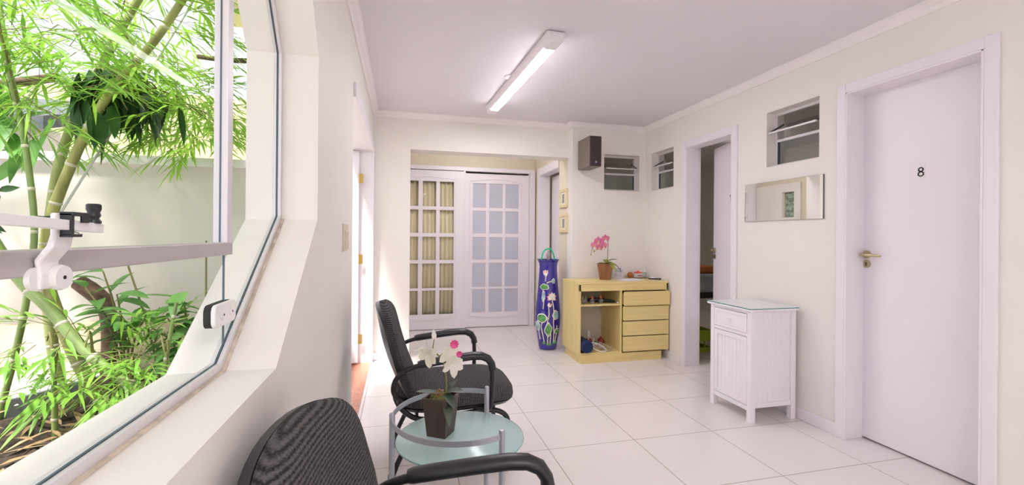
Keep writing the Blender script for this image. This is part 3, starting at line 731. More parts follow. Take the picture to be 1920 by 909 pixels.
MB().box(.022, .048, -.011, .011, .017, .0205).build('screen', mat('pale_screen', (.65, .7, .68), .2), ph)
# shelf contents
def dropper(label, x, y, cap):
    t = thing('dropper_bottle', label, 'bottle', (1.70 + x, 4.07 + y, .581), 0, None)
    mb = MB(); mb.lathe([(0, 0), (.021, 0), (.022, .005), (.022, .036), (.012, .048), (.008, .052), (0, .052)], seg=18, caps=False); mb.build('bottle_body', CLEARP, t, smooth=True)
    mb = MB(); mb.lathe([(0, .052), (.011, .052), (.010, .066), (.004, .078), (0, .079)], seg=14, caps=False); mb.build('bottle_cap', cap, t, smooth=True)
    return t
dropper('small clear bottle with clear cap on the shelf, leftmost of the row', .065, .075, CLEARP)
dropper('small clear bottle with clear cap on the shelf, second from the left', .112, .11, CLEARP)
dropper('small clear bottle with orange cap in the middle of the shelf', .165, .06, ORANGEP)
dropper('small clear bottle with orange cap at the right of the shelf row', .262, .07, ORANGEP)
mb = MB(); mb.tube([(1.86, 4.24, .606), (1.93, 4.21, .612), (2.00, 4.20, .608), (2.06, 4.18, .600), (2.125, 4.15, .596)], [.016, .024, .022, .017, .012], 12, 1)
tag(mb.build('hair_tool', BLACKP, smooth=True), 'black hand tool lying on the shelf behind the clear bottles', 'tool')
mb = MB(); mb.lathe([(0, 0), (.03, 0), (.033, .006), (.033, .034), (0, .038)], (1.775, 4.28, .581), 18, caps=False)
tag(mb.build('black_tin', BLACKP, smooth=True), 'black round tin at the back left of the shelf', 'tin')
mb = MB(); mb.ball((0, 0, .0), .010, 10, 6); o = mb.build('cotton_ball', WHITEP, smooth=True); o.location = (2.128, 4.10, .591)
tag(o, 'tiny white cotton ball at the right end of the shelf', 'cotton ball')
nr = thing('rolled_mat', 'navy rolled mat lying in the lower compartment of the counter', 'mat', (1.783, 4.045, .170))
mb = MB(); mb.lathe([(0, .0), (.050, .0), (.060, .006), (.0635, .02), (.0635, .37), (.055, .385), (0, .386)], (0, 0, 0), 26, 'y', caps=False)
mb.build('mat_roll', NAVYF, nr, smooth=True)
mb = MB(); sp_ = [(.004 + .0022*k*.5)*1.0 for k in range(48)]
mb.tube([(r_*math.cos(k*.5), -.002, r_*math.sin(k*.5)) for k, r_ in enumerate(sp_)], .0015, 6); mb.build('roll_spiral', mat('deep_navy', (.008, .018, .07), .9), nr)
# coil of tubing and cups
tb = thing('tubing_coil', 'tangled coil of clear and white tubing beside the navy roll', 'tubing', (1.965, 4.15, .104))
r2 = random.Random(3)
for k in range(5):
    pts = []; cx, cy_, R = r2.uniform(-.03, .06), r2.uniform(-.03, .06), r2.uniform(.05, .08); tilt = r2.uniform(.25, .8); ph_ = r2.uniform(0, 6)
    for i in range(25):
        a = 2*PI*i/24; pts.append((cx + R*math.cos(a + ph_), cy_ + R*.6*math.sin(a + ph_), max(.006, R*tilt + R*tilt*math.sin(a + ph_*.5))))
    MB().tube(pts, .0045, 8, 0).build('tube_loop', WHITEP if k % 2 else CLEARP, tb, smooth=True)
mb = MB(); mb.tube([(-.085 + .02*math.cos(t*.26) + .05*t/24, .12, .10 + .075*math.sin(t*.26)) for t in range(25)], .004, 8); mb.build('tube_loop', WHITEP, tb, smooth=True)
for nm, x, y, z, g_ in (('round red rubber bulb at the back left of the lower compartment', 1.93, 4.36, .145, 0), ('round red rubber bulb at the back right of the lower compartment', 2.06, 4.34, .150, 0)):
    mb = MB(); mb.lathe([(0, -.044), (.024, -.042), (.036, -.02), (.038, .005), (.030, .026), (.012, .038), (.010, .050), (0, .051)], (0, 0, 0), 18, caps=False)
    o = mb.build('rubber_bulb', mat('dark_red_rubber', (.30, .03, .02), .4), smooth=True); o.location = (x, y, .1475); tag(o, nm, 'rubber bulb')

# ------------------------------------------------------------------ orchids
def orchid_flower(parent, c, normal, r, petal, lip, up=(0, 0, 1), name='flower', lipscale=1):
    c = Vector(c); n = Vector(normal).normalized(); u = Vector(up); sd = n.cross(u).normalized(); u = sd.cross(n).normalized()
    mb = MB()
    for a, w, l in ((90, .62, 1.0), (90 + 125, .55, .95), (90 - 125, .55, .95)):
        d = sd*math.cos(math.radians(a)) + u*math.sin(math.radians(a)); mb.leaf(c, d + n*.10, n, r*l, r*w, .06, 5, .12, .7, .5)
    for a in (12, 168):
        d = sd*math.cos(math.radians(a)) + u*math.sin(math.radians(a)); mb.leaf(c + n*r*.04, d + n*.22, n, r*1.0, r*.92, .05, 5, .10, .6, .55)
    f = mb.build(name, petal, parent, smooth='leaf')
    mb = MB(); mb.ball(c + n*r*.14 - u*r*.05, r*.16*lipscale, 10, 6)
    mb.leaf(c + n*r*.1 - u*r*.06, -u + n*.8, n, r*.5*lipscale, r*.42*lipscale, .1, 4, .35, .6, .6)
    mb.build('lip', lip, f, smooth='leaf'); return f

op = thing('potted_orchid', 'pink orchid in a walnut tapered pot on the maple counter', 'orchid', (2.115, 4.36, .80))
def sqpot(parent, wt, wb, h, m_, rz=.0, name='pot'):
    def sq(w, z): return [Vector((math.cos(rz + PI/4 + k*PI/2)*w*.7071, math.sin(rz + PI/4 + k*PI/2)*w*.7071, z)) for k in range(4)]
    mb = MB(); mb.loft([sq(wb, 0), sq(wt, h), sq(wt*.88, h), sq(wt*.84, h*.86)]); return mb.build(name, m_, parent)
sqpot(op, .150, .105, .172, WALNUT, math.radians(-33))
mb = MB(); mb.ball((0, 0, .15), .064, 14, 8, (1, 1, .35)); mb.build('moss', MOSS, op, smooth=True)
stem_pts = [(.02, 0, .15), (.028, 0, .25), (.030, 0, .33), (.030, -.005, .385), (.018, -.01, .42), (-.008, -.015, .435), (-.05, -.015, .43), (-.09, -.015, .415), (-.125, -.015, .385), (-.15, -.015, .34), (-.168, -.015, .30), (-.172, -.015, .275)]
MB().tube(stem_pts, [.0035]*6 + [.003]*4 + [.002]*2, 8, 2).build('flower_stem', TWIG, op, smooth=True)
for c_, n_, r_ in (((-.018, -.035, .438), (-.15, -1, .25), .048), ((-.104, -.04, .412), (-.1, -1, .1), .052), ((-.142, -.035, .368), (-.35, -1, 0), .047),
                   ((-.098, -.05, .345), (.1, -1, -.25), .048), ((-.048, -.045, .368), (.15, -1, 0), .050)):
    orchid_flower(op, c_, n_, r_, PETAL_P, LIP_Y)
mb = MB(); mb.ball((-.172, -.015, .268), .008, 10, 6, (.8, .8, 1.2)); mb.build('bud', BUD, op, smooth=True)
mb = MB(); mb.ball((-.138, -.02, .302), .010, 10, 6); mb.tube([(-.138, -.02, .305), (-.15, -.016, .33)], .0015, 6); mb.build('bud', BUD, op, smooth=True)
for d_, up_, L_, W_, dr_, z_ in (((-.45, -.8, .35), (0, -.3, 1), .13, .055, .25, .19), ((.15, -1, .25), (0, -.5, 1), .145, .058, .75, .20), ((.8, -.5, .5), (.2, 0, 1), .12, .05, .3, .21),
                             ((1, -.3, .35), (.4, 0, 1), .175, .055, .95, .19), ((-.8, .2, .4), (0, 0, 1), .11, .05, .4, .18), ((.2, .8, .6), (0, 0, 1), .12, .05, .3, .19)):
    MB().leaf((.015, 0, z_ - .02), d_, up_, L_*1.12, W_*1.12, dr_, 7, .3, .55, .45).build('leaf', LEAF5, op, smooth='leaf')

# ------------------------------------------------------------------ floor vase
vs = thing('floor_vase', 'tall navy glazed floor vase with lotus relief beside the counter', 'vase', (1.60, 4.735, 0))
VP = [(.080, 0), (.098, .010), (.104, .03), (.112, .10), (.130, .20), (.141, .29), (.143, .35), (.138, .45), (.128, .56), (.117, .67), (.107, .78), (.101, .86), (.099, .92), (.104, .955), (.118, .985), (.133, 1.0)]
def vr(z):
    for (r0, z0), (r1, z1) in zip(VP, VP[1:]):
        if z0 <= z <= z1: return r0 + (r1 - r0)*(z - z0)/max(1e-6, z1 - z0)
    return VP[-1][0]
mb = MB(); prof = [(max(.001, r), z) for r, z in VP]; mb.lathe([(.001, 0)] + prof + [(.127, 1.0), (.112, .98), (.092, .92), (.092, .80), (.001, .78)], seg=48, caps=False)
mb.build('vase_body', NAVY, vs, smooth=True)
FACE = math.radians(-90 - 18)   # azimuth that looks at the hall
def on_vase(s_, z, off=.002):
    r = vr(z); a = FACE + s_/.13; return Vector(((r + off)*math.cos(a), (r + off)*math.sin(a), z))
def relief(polys, name, m_, off=.004):
    mb = MB()
    for poly in polys:
        cx = sum(p[0] for p in poly)/len(poly); cz = sum(p[1] for p in poly)/len(poly)
        # subdivide radially so the patch follows the curved body
        rings = []
        for k, o_ in ((1.0, 0.0005), (.93, off), (.6, off + .0012), (.25, off + .0016)):
            rings.append([on_vase(cx + (p[0]-cx)*k, cz + (p[1]-cz)*k, o_) for p in poly])
        mb.loft(rings, True, False); mb.face([v for v in rings[-1]])
    return mb.build(name, m_, vs, smooth=True)
def blob(cx, cz, rx, rz_, n=18, wob=.12, k=5, rot=0.0, seed=0):
    return [(cx + rx*(1 + wob*math.sin(k*t + seed))*math.cos(t + rot), cz + rz_*(1 + wob*math.cos(k*t + seed))*math.sin(t + rot)) for t in [2*PI*i/n for i in range(n)]]
def petalp(cx, cz, ang, L, w):
    pts = []
    for i in range(9): pts.append((i/8*L, w/2*math.sin(PI*(i/8)**.8)))
    for i in range(7, 0, -1): pts.append((i/8*L, -w/2*math.sin(PI*(i/8)**.8)))
    c, s_ = math.cos(ang), math.sin(ang); return [(cx + x*c - y*s_, cz + x*s_ + y*c) for x, y in pts]
R_ = math.radians
def vstem(pts, r=.006):
    P = [on_vase(s_, z, .002) for s_, z in pts]; return P
mb = MB()
for st in ([(-.045, .10), (-.06, .20), (-.075, .27), (-.05, .33), (-.02, .37)], [(.0, .08), (.0, .18), (-.01, .30), (.015, .40), (.005, .50)],
           [(.03, .08), (.035, .18), (.02, .26)], [(.075, .09), (.07, .22), (.055, .32), (.065, .42), (.055, .52), (.04, .58)], [(.10, .10), (.105, .22), (.10, .28)],
           [(-.05, .46), (-.045, .56), (-.055, .62)], [(-.02, .74), (.02, .76), (.07, .76)], [(-.035, .76), (-.03, .83)], [(-.10, .12), (-.11, .25), (-.115, .32)]):
    mb.tube(vstem(st), .0055, 8, 2)
mb.build('lotus_stems', ENAMEL_Y, vs, smooth=True)
outl = [blob(-.065, .36, .060, .052, wob=.06, seed=1), blob(.005, .235, .040, .075, wob=.15, k=4, seed=2, rot=.4), blob(-.05, .70, .062, .034, rot=.5), blob(-.055, .60, .022, .062, seed=3),
        blob(.085, .395, .038, .052, wob=.1, seed=4), blob(.075, .765, .028, .028, seed=5), blob(-.12, .27, .035, .06), blob(.11, .215, .034, .034, seed=2)]
def relief1(poly, name, m_, off, parent):
    o = relief([poly], name, m_, off); o.parent = parent; return o
shr = lambda P, k: [((sum(p[0] for p in P)/len(P)) + (q[0] - sum(p[0] for p in P)/len(P))*k, (sum(p[1] for p in P)/len(P)) + (q[1] - sum(p[1] for p in P)/len(P))*k) for q in P]
for i, P in enumerate(outl):
    l_ = relief1(P, 'lotus_leaf', ENAMEL_W, .003, vs)
    relief1(shr(P, .85), 'leaf_enamel', ENAMEL_G if i in (0, 1, 2, 7) else ENAMEL_T, .0055, l_)
for x, z in ((-.05, .085), (.0, .072), (.033, .07), (.078, .085), (.105, .09)):
    relief1(blob(x, z, .018, .014), 'stem_foot', ENAMEL_G, .0055, vs)
fl1 = [petalp(.045, .585, R_(a), .062, .034) for a in (20, 55, 90, 130, 170, 205, 330)]
fl2 = [petalp(-.03, .825, R_(a), .068, .036) for a in (70, 100, 130)] + [petalp(-.04, .81, R_(60), .05, .03)]
fl3 = [petalp(.005, .485, R_(a), .05, .03) for a in (40, 80)]
t1 = [petalp(.045 + .036*math.cos(R_(a)), .585 + .036*math.sin(R_(a)), R_(a), .024, .020) for a in (20, 130, 170, 205, 330)]
t2 = [petalp(-.03 + .02*math.cos(R_(a)), .825 + .025*math.sin(R_(a)), R_(a), .042, .016) for a in (75, 120)]
t3 = [petalp(.016, .50, R_(50), .032, .015)]
for F, T in ((fl1, t1), (fl2, t2), (fl3, t3)):
    f_ = relief(F, 'lotus_flower', ENAMEL_W, .006)
    for tp in T: relief1(tp, 'petal_tip', ENAMEL_P, .0085, f_)
# things standing in the vase
gh = thing('green_hoop', 'bright green plastic hoop standing in the mouth of the navy vase', 'hoop', (1.60, 4.735, .80))
MB().tube([(-.075, 0, 0), (-.078, 0, .16), (-.074, 0, .24), (-.055, 0, .29), (-.025, 0, .315), (.015, 0, .318), (.045, 0, .295), (.068, 0, .24), (.074, 0, .16), (.072, 0, 0)], .0085, 12, 2).build('hoop_tube', GREENT, gh, smooth=True)
cg = thing('clear_tubing_bundle', 'bundle of clear ridged tubing standing inside the green hoop', 'tubing', (1.60, 4.725, .80))
for k, (x, h_) in enumerate(((-.022, .27), (-.004, .30), (.016, .28))):
    pts = [(x, .004*k, 0), (x*.9, .004*k, h_*.5), (x*.6, 0, h_)]
    n = 26; MB().tube([Vector(pts[0]).lerp(Vector(pts[2]), i/n) for i in range(n + 1)], [.009 + .0025*(i % 2) for i in range(n + 1)], 10).build('ridged_tube', CLEARP if k != 1 else mat('grey_ridged_tube', (.42, .41, .38), .4, var=.5, scale=60), cg, smooth=True)
MB().tube([(-.05, .01, 0), (-.047, .01, .2), (-.02, .01, .27), (.02, .01, .27), (.046, .01, .2), (.05, .01, 0)], .002, 6, 2).build('wire_loop', STEEL, cg, smooth=True)

# ------------------------------------------------------------------ white bathroom cabinet
wc = thing('white_cabinet', 'white beadboard cabinet with glass top against the right wall', 'cabinet', (2.295, 2.515, 0))
CW, CDp, CH = .372, .405, .755      # along x (to the wall), along y, height; front faces -x
p_ = .038
for x, y in ((0, 0), (CW - p_, 0), (0, CDp - p_), (CW - p_, CDp - p_)):
    MB().box(x, x + p_, y, y + p_, 0, CH).build('corner_post', WHITE_CAB, wc, bevel=.002)
def bead(mb, ax, u0, u1, z0, z1, d, n, out_):
    """beadboard panel with grooves: ax 'x' panel lies in y-z at x=d, ax 'y' panel in x-z at y=d"""
    pts = []; w = (u1 - u0)/n
    for i in range(n):
        a = u0 + i*w; pts += [(a, .0022), (a + .002, 0), (a + w - .004, 0), (a + w - .002, .0022)]
    pts.append((u1, .0022)); rings = []
    for z in (z0, z1): rings.append([((d + out_*q, u, z) if ax == 'x' else (u, d + out_*q, z)) for u, q in pts])
    mb.loft(rings, False, False)
mb = MB()   # carcass: back, bottom, side rails
mb.box(CW - .012, CW - .004, p_, CDp - p_, .10, CH); mb.box(.02, CW - .012, .012, CDp - .012, .098, .112)
for y0, y1 in ((.004, .030), (CDp - .030, CDp - .004)):
    mb.box(p_, CW - p_, y0, y1, .098, .130); mb.box(p_, CW - p_, y0, y1, .715, CH)
mb.box(.004, .03, p_, CDp - p_, .075, .106); mb.box(.004, .03, p_, CDp - p_, .735, CH); mb.box(.004, .03, p_, CDp - p_, .578, .60)
mb.build('carcass', WHITE_CAB, wc, bevel=.001)
mb = MB(); bead(mb, 'y', p_, CW - p_, .13, .715, .013, 8, 1); mb.build('side_panel', WHITE_CAB, wc)
mb = MB(); bead(mb, 'y', p_, CW - p_, .13, .715, CDp - .013, 8, -1); mb.build('side_panel', WHITE_CAB, wc)
dr = MB().box(.006, .024, p_ + .003, CDp - p_ - .003, .603, .732).build('drawer', WHITE_CAB, wc, bevel=.002)
mb = MB(); 
for q in ((p_ + .003, p_ + .025, .603, .732), (CDp - p_ - .025, CDp - p_ - .003, .603, .732), (p_ + .025, CDp - p_ - .025, .603, .622), (p_ + .025, CDp - p_ - .025, .712, .732)): mb.box(.000, .006, *q)
mb.build('drawer_border', WHITE_CAB, dr, bevel=.001)
mb = MB(); mb.lathe([(0, 0), (.006, 0), (.006, -.010), (.012, -.018), (.011, -.025), (0, -.027)], (.006, CDp/2, .667), 16, 'x', caps=False); mb.build('drawer_knob', WHITE_CAB, dr, smooth=True)
dd = MB()
y0, y1, z0, z1 = p_ + .003, CDp - p_ - .003, .110, .574
for q in ((y0, y0 + .032, z0, z1), (y1 - .032, y1, z0, z1), (y0 + .032, y1 - .032, z0, z0 + .032), (y0 + .032, y1 - .032, z1 - .032, z1)): dd.box(.002, .022, *q)
dr2 = dd.build('door', WHITE_CAB, wc, bevel=.0015)
mb = MB(); bead(mb, 'x', y0 + .032, y1 - .032, z0 + .032, z1 - .032, .010, 7, 1); mb.build('door_panel', WHITE_CAB, dr2)
mb = MB(); mb.lathe([(0, 0), (.006, 0), (.006, -.010), (.011, -.017), (.010, -.024), (0, -.026)], (.002, y1 - .012, .335), 16, 'x', caps=False); mb.build('door_knob', WHITE_CAB, dr2, smooth=True)
mb = MB()
for z in (.18, .50): mb.box(-.001, .002, y0 - .004, y0 + .006, z - .018, z + .018)
mb.build('hinge', WHITE_CAB, dr2)
MB().box(-.018, CW + .006, -.018, CDp + .018, CH, CH + .016).build('cabinet_top', WHITE_CAB, wc, bevel=.003)
gt = MB().box(-.020, CW + .004, -.018, CDp + .018, CH + .0162, CH + .0222)
gt.build('glass_top', GLASS_TOP, wc)
mb = MB()
for q in ((-.0212, -.0202, -.018, CDp + .018), (-.020, CW + .004, -.0192, -.0182)): mb.box(*q, CH + .0164, CH + .022)
mb.build('glass_edge', mat('teal_glass_edge', (.10, .30, .28), .15), wc)

# ------------------------------------------------------------------ treatment room seen through the ajar door
bd = thing('massage_bed', 'massage bed with grey sheet in the dark room behind the ajar door', 'bed', (3.78, 4.45, 0))
MB().box(-.87, .87, -.30, .30, .60, .69).build('bed_base', BLACKM, bd)
mb = MB(); mb.box(-.88, .88, -.32, .32, .66, .86); mb.build('sheet', DOVE, bd, bevel=.03)
for x in (-.8, .8):
    for y in (-.24, .24): MB().tube([(x, y, 0), (x, y, .6)], .02, 10).build('leg', STEEL, bd, smooth=True)
mb = MB(); mb.box(2.98, 3.40, 4.22, 4.62, .861, .945); tag(mb.build('folded_towel', TERRA, bevel=.03), 'orange brown folded towel on the grey massage bed', 'towel')
cr = thing('lime_crate', 'lime green plastic crate on the floor under the massage bed', 'crate', (3.235, 4.35, 0))
mb = MB()
for q in ((-.1, .1, -.14, -.13), (-.1, .1, .13, .14), (-.1, -.09, -.13, .13), (.09, .1, -.13, .13)): mb.box(*q, .008, .05); mb.box(*q, .12, .24)
mb.box(-.1, .1, -.14, .14, .0, .008)
for x, y in ((-.09, -.13), (.08, -.13), (-.09, .12), (.08, .12), (0, -.13), (0, .12)): mb.box(x, x + .012, y - .008, y + .012, .008, .24)
mb.build('crate_body', LIME, cr)

# ------------------------------------------------------------------ armchairs
def armchair(label, loc, rz):
    t = thing('armchair', label, 'armchair', loc, rz)
    # seat cushion: rounded outline, domed
    def seat_ring(k, z, drop=0):
        pts = []
        for i in range(36):
            a = 2*PI*i/36; c, s_ = math.cos(a), math.sin(a)
            x = .11 + .335*k*math.copysign(abs(c)**.62, c); y = .245*k*math.copysign(abs(s_)**.55, s_)*(1 - .10*max(0, x - .1))
            pts.append((x, y, z - .03*max(0, (x - .25)/.2)**2 + .03*max(0, x - .1)))
        return pts
    mb = MB(); mb.loft([seat_ring(.93, .352), seat_ring(.985, .360), seat_ring(1.0, .385), seat_ring(.985, .418), seat_ring(.93, .440), seat_ring(.75, .452), seat_ring(.4, .456), seat_ring(.1, .457)])
    mb.build('seat', FABRIC_S, t, smooth=True)
    mb = MB(); mb.loft([seat_ring(.7, .318), seat_ring(.9, .330), seat_ring(.965, .352)]); mb.build('seat_shell', BLACKP, t, smooth=True)
    # backrest: tapered, round-topped pad leaning back
    bx0, bz0 = -.135, .375; bx1, bz1 = -.300, .885
    ax = Vector((bx1 - bx0, 0, bz1 - bz0)); Lb = ax.length; ax.normalize(); nrm = Vector((ax.z, 0, -ax.x))   # front side
    def hw(t_):
        if t_ < .5: return .222 + .050*(t_/.5)**1.2
        return .272*max(0.0, 1 - ((t_ - .5)/.5)**4.2)**.5
    def strip(o0, g0, o1, g1, name, mtl, dome):
        mb = MB(); N = 22; M_ = 12; rows_f, rows_b = [], []
        for i in range(N + 1):
            t_ = 1 - (1 - i/N)**1.8; w = max(.006, hw(t_)); rf, rb = [], []
            for j in range(M_ + 1):
                s_ = -1 + 2*j/M_; y = s_*(w + g0)
                e = (1 - abs(s_)**4)*(1 - abs(2*t_ - 1)**8)
                base = Vector((bx0, y, bz0)) + ax*(Lb*t_) + nrm*(-.025*math.sin(PI*t_) + .034*(y/.25)**2)
                rf.append(base + nrm*(o1 + dome*e)); rb.append(base + nrm*o0)
            rows_f.append(rf); rows_b.append(rb)
        mb.loft([a + b[::-1] for a, b in zip(rows_f, rows_b)]); return mb.build(name, mtl, t, smooth=50)
    strip(.0, .0, .022, .0, 'backrest', FABRIC, .045)
    strip(-.022, .010, -.001, .010, 'back_shell', BLACKP, 0)
    # arms
    for s_ in (-1, 1):
        y = .297*s_
        arm = MB().tube([(-.155, .20*s_, .40), (-.20, .255*s_, .43), (-.225, y*.98, .49), (-.20, y, .56), (-.13, y, .598), (-.02, y, .612), (.12, y, .625), (.22, y, .628), (.268, y, .61), (.278, y, .565), (.279, y, .44), (.272, y*.97, .355), (.255, .245*s_, .338), (.20, .20*s_, .335)], .0125, 12, 2).build('arm_tube', BLACKT, t, smooth=True)
        pts = [(-.10, y, .606), (-.085, y, .609), (-.03, y, .616), (.08, y, .628), (.17, y, .636), (.22, y, .634), (.255, y, .618), (.274, y, .590), (.279, y, .560)]
        rr_ = [(.017, .022), (.020, .027), (.0205, .028), (.021, .028), (.021, .028), (.021, .027), (.0205, .025), (.019, .023), (.020, .023)]
        MB().tube(pts, rr_, 16, 0, flat=(0, 0, 1)).build('arm_pad', BLACKP, t, smooth=60)
    # base frame
    for s_ in (-1, 1):
        y = .215*s_
        MB().tube([(-.215, y*1.1, .46), (-.20, y*1.1, .40), (-.165, y, .345), (-.10, y, .300), (.0, y, .295), (.16, y, .315), (.27, y, .320), (.33, y, .312), (.372, y, .285), (.388, y, .24), (.392, y, .10), (.392, y, .012)], .0135, 12, 2).build('front_leg', BLACKT, t, smooth=True)
        MB().tube([(.02, y*.93, .310), (-.06, y*.96, .30), (-.13, y, .22), (-.19, y, .10), (-.225, y, .012)], .0135, 12, 1).build('rear_leg', BLACKT, t, smooth=True)
        for x in (.392, -.225):
            mb = MB(); mb.lathe([(0, 0), (.017, 0), (.018, .006), (.018, .028), (.0145, .036), (0, .036)], (x, y, 0), 14, caps=False); mb.build('foot_cap', BLACKP, t, smooth=True)
    MB().tube([(-.10, -.21, .300), (-.10, .21, .300)], .010, 10).build('cross_bar', BLACKT, t, smooth=True)
    MB().tube([(.25, -.21, .318), (.25, .21, .318)], .010, 10).build('cross_bar', BLACKT, t, smooth=True)
    return t
ch = armchair('charcoal armchair with black arms behind the glass table, seat in view', (.185, 2.557, 0), 0)
dup(ch, (.075, .910, 0), math.radians(-9), 'charcoal armchair cropped by the bottom edge, nearest the window sill')

# ------------------------------------------------------------------ round glass table
tbx, tby, TZ, TR = .233, 1.755, .46, .25
gtb = thing('glass_table', 'small round frosted glass table with grey steel posts between the armchairs', 'table', (tbx, tby, 0))
mb = MB(); mb.lathe([(0, TZ - .008), (TR - .003, TZ - .008), (TR, TZ - .006), (TR, TZ - .002), (TR - .003, TZ), (0, TZ)], seg=64, caps=False); mb.build('table_top', FROST, gtb, smooth=True)
mb = MB(); mb.lathe([(TR + .0004, TZ - .007), (TR + .0012, TZ - .004), (TR + .0004, TZ - .001)], seg=64, caps=False); mb.build('glass_rim', mat('teal_rim', (.22, .42, .42), .2), gtb, smooth=True)
PA = (180, 56, -64); PRr = TR + .0125
for a in PA:
    c, s_ = math.cos(R_(a)), math.sin(R_(a))
    mb = MB(); mb.lathe([(0, .012), (.011, .012), (.011, .568), (.009, .572), (0, .573)], (PRr*c, PRr*s_, 0), 16, caps=False); q = mb.build('post', STEEL, gtb, smooth=True)
    mb = MB(); mb.lathe([(0, 0), (.014, 0), (.013, .014), (0, .015)], (PRr*c, PRr*s_, 0), 14, caps=False); mb.build('foot', BLACKP, q, smooth=True)
    mb = MB(); mb.tube([((PRr - .008)*c, (PRr - .008)*s_, TZ - .016), ((TR - .05)*c, (TR - .05)*s_, TZ - .014)], .0055, 8); mb.build('glass_support', STEEL, q, smooth=True)
for a0, a1 in ((180, 296), (56, 180)):
    mb = MB(); mb.band([((PRr)*math.cos(R_(a0 + (a1 - a0)*i/28)), (PRr)*math.sin(R_(a0 + (a1 - a0)*i/28)), .548) for i in range(29)], .005, .020); mb.build('gallery_rail', STEEL, gtb)
mb = MB(); mb.tube([(.20*math.cos(t*PI/18), .20*math.sin(t*PI/18), .13) for t in range(37)], .006, 8)
for a in PA: mb.tube([(.20*math.cos(R_(a)), .20*math.sin(R_(a)), .13), (PRr*math.cos(R_(a)), PRr*math.sin(R_(a)), .13)], .006, 8)
mb.build('lower_ring', STEEL, gtb, smooth=True)
# orchid on the table
o2 = thing('potted_orchid', 'white orchid in a dark square pot on the glass table', 'orchid', (.158, 1.79, TZ + .0005))
sqpot(o2, .108, .080, .152, DARKWOOD, math.radians(-33))
mb = MB(); mb.ball((0, 0, .145), .046, 14, 8, (1, 1, .4)); 
for k in range(120):
    a, r_ = rnd.uniform(0, 2*PI), rnd.uniform(0, .046); mb.leaf((r_*math.cos(a), r_*math.sin(a), .150), (rnd.uniform(-1, 1), rnd.uniform(-1, 1), rnd.uniform(.3, 1.2)), (0, 0, 1), rnd.uniform(.012, .03), .003, .3, 2)
mb.build('moss', MOSS, o2, smooth='leaf')
MB().tube([(.02, 0, .15), (.022, 0, .21), (.014, 0, .26), (.006, -.005, .295), (-.012, -.005, .315), (-.035, -.005, .335), (-.06, 0, .345)], [.004, .0038, .0035, .0033, .003, .0025, .002], 8, 2).build('flower_stem', TWIG, o2, smooth=True)
MB().tube([(-.035, -.005, .333), (-.032, -.005, .36), (-.028, -.005, .385)], .002, 6, 1).build('flower_stem', TWIG, o2, smooth=True)
MB().tube([(-.010, -.005, .31), (.01, -.008, .325), (.03, -.01, .335)], .002, 6, 1).build('flower_stem', TWIG, o2, smooth=True)
def cattleya(c, n, r, seed):
    rr3 = random.Random(seed); c = Vector(c); n = Vector(n).normalized(); sd = n.cross(Vector((0, 0, 1))).normalized(); u = sd.cross(n).normalized(); mb = MB()
    for a in (85, 150, 215, 275, 340, 30):
        a = R_(a + rr3.uniform(-14, 14)); d = sd*math.cos(a) + u*math.sin(a); mb.leaf(c, d + n*rr3.uniform(0, .4), n, r*rr3.uniform(.8, 1.05), r*.66, .22, 6, .25, .6, .5)
    f = mb.build('flower', PETAL_W, o2, smooth='leaf'); return f
f1 = cattleya((-.048, -.01, .325), (-.5, -1, -.1), .052, 1)
f2 = cattleya((.028, -.02, .325), (.3, -1, .2), .050, 2)
f3 = cattleya((.042, -.025, .288), (.5, -1, -.2), .056, 3)
MB().leaf((-.028, -.005, .375), (-.1, -.2, 1), (0, -1, 0), .05, .020, 0, 4, .3).build('bud', PETAL_W, o2, smooth='leaf')
MB().leaf((-.062, -.005, .34), (-1, -.1, -.05), (0, 0, 1), .05, .020, 0, 4, .3).build('bud', PETAL_W, o2, smooth='leaf')
for f_, c_, s_ in ((f2, (.048, -.028, .362), .019), (f3, (.068, -.03, .322), .014)):
    mb = MB()
    for k in range(9):
        a = 2*PI*k/9; mb.leaf(Vector(c_), (math.cos(a), -.25, math.sin(a)), (0, -1, 0), s_, s_*.9, 0, 3, .3, .5, .6)
    mb.build('pink_lip', LIP_P, f_, smooth='leaf')
for d_, L_, W_, dr_ in (((-1, -.2, .35), .12, .034, .1), ((.3, -1, .25), .11, .04, .45), ((.75, -.6, .55), .10, .045, .2), ((.1, -1, .05), .115, .042, .8), ((.6, .5, .6), .09, .03, .2)):
    MB().leaf((.012, 0, .155), d_, (0, -.2, 1), L_, W_, dr_, 6, .3, .6, .45).build('leaf', LEAF6, o2, smooth='leaf')
mb = MB(); mb.tube([(-.022, -.03, .165), (-.018, -.032, .185), (-.008, -.034, .190), (0, -.033, .182), (-.002, -.032, .170), (-.012, -.03, .162), (-.020, -.03, .150)], .003, 8, 2); mb.build('twig_curl', mat('rust_twig', (.30, .13, .04), .6), o2, smooth=True)

# ------------------------------------------------------------------ garden outside
struct(MB().box(-6, XLO, -3.2, 7.3, .30, .44).build('ground', CONCRETE), 'pale garden paving under the planting', 'ground')
def lumpy(name, mtl, x0, x1, y0, y1, z, amp, nx, ny, seed, clipf=None):
    r5 = random.Random(seed); mb = MB(); V = {}
    for i in range(nx + 1):
        for j in range(ny + 1):
            x, y = x0 + (x1-x0)*i/nx, y0 + (y1-y0)*j/ny
            V[i, j] = mb.bm.verts.new((x, y, z + amp*(r5.random() - .3)))
    for i in range(nx):
        for j in range(ny):
            mb.bm.faces.new((V[i, j], V[i+1, j], V[i+1, j+1], V[i, j+1]))
    return mb.build(name, mtl, smooth='leaf')
def edge_y(x): return 2.30 + (x + 1.476)*1.9
o = lumpy('planting_soil', SOIL, -1.95, XLO, -.8, 2.70, .50, .035, 70, 100, 5); tag(o, 'dark planting soil below the window', 'soil', kind='stuff')
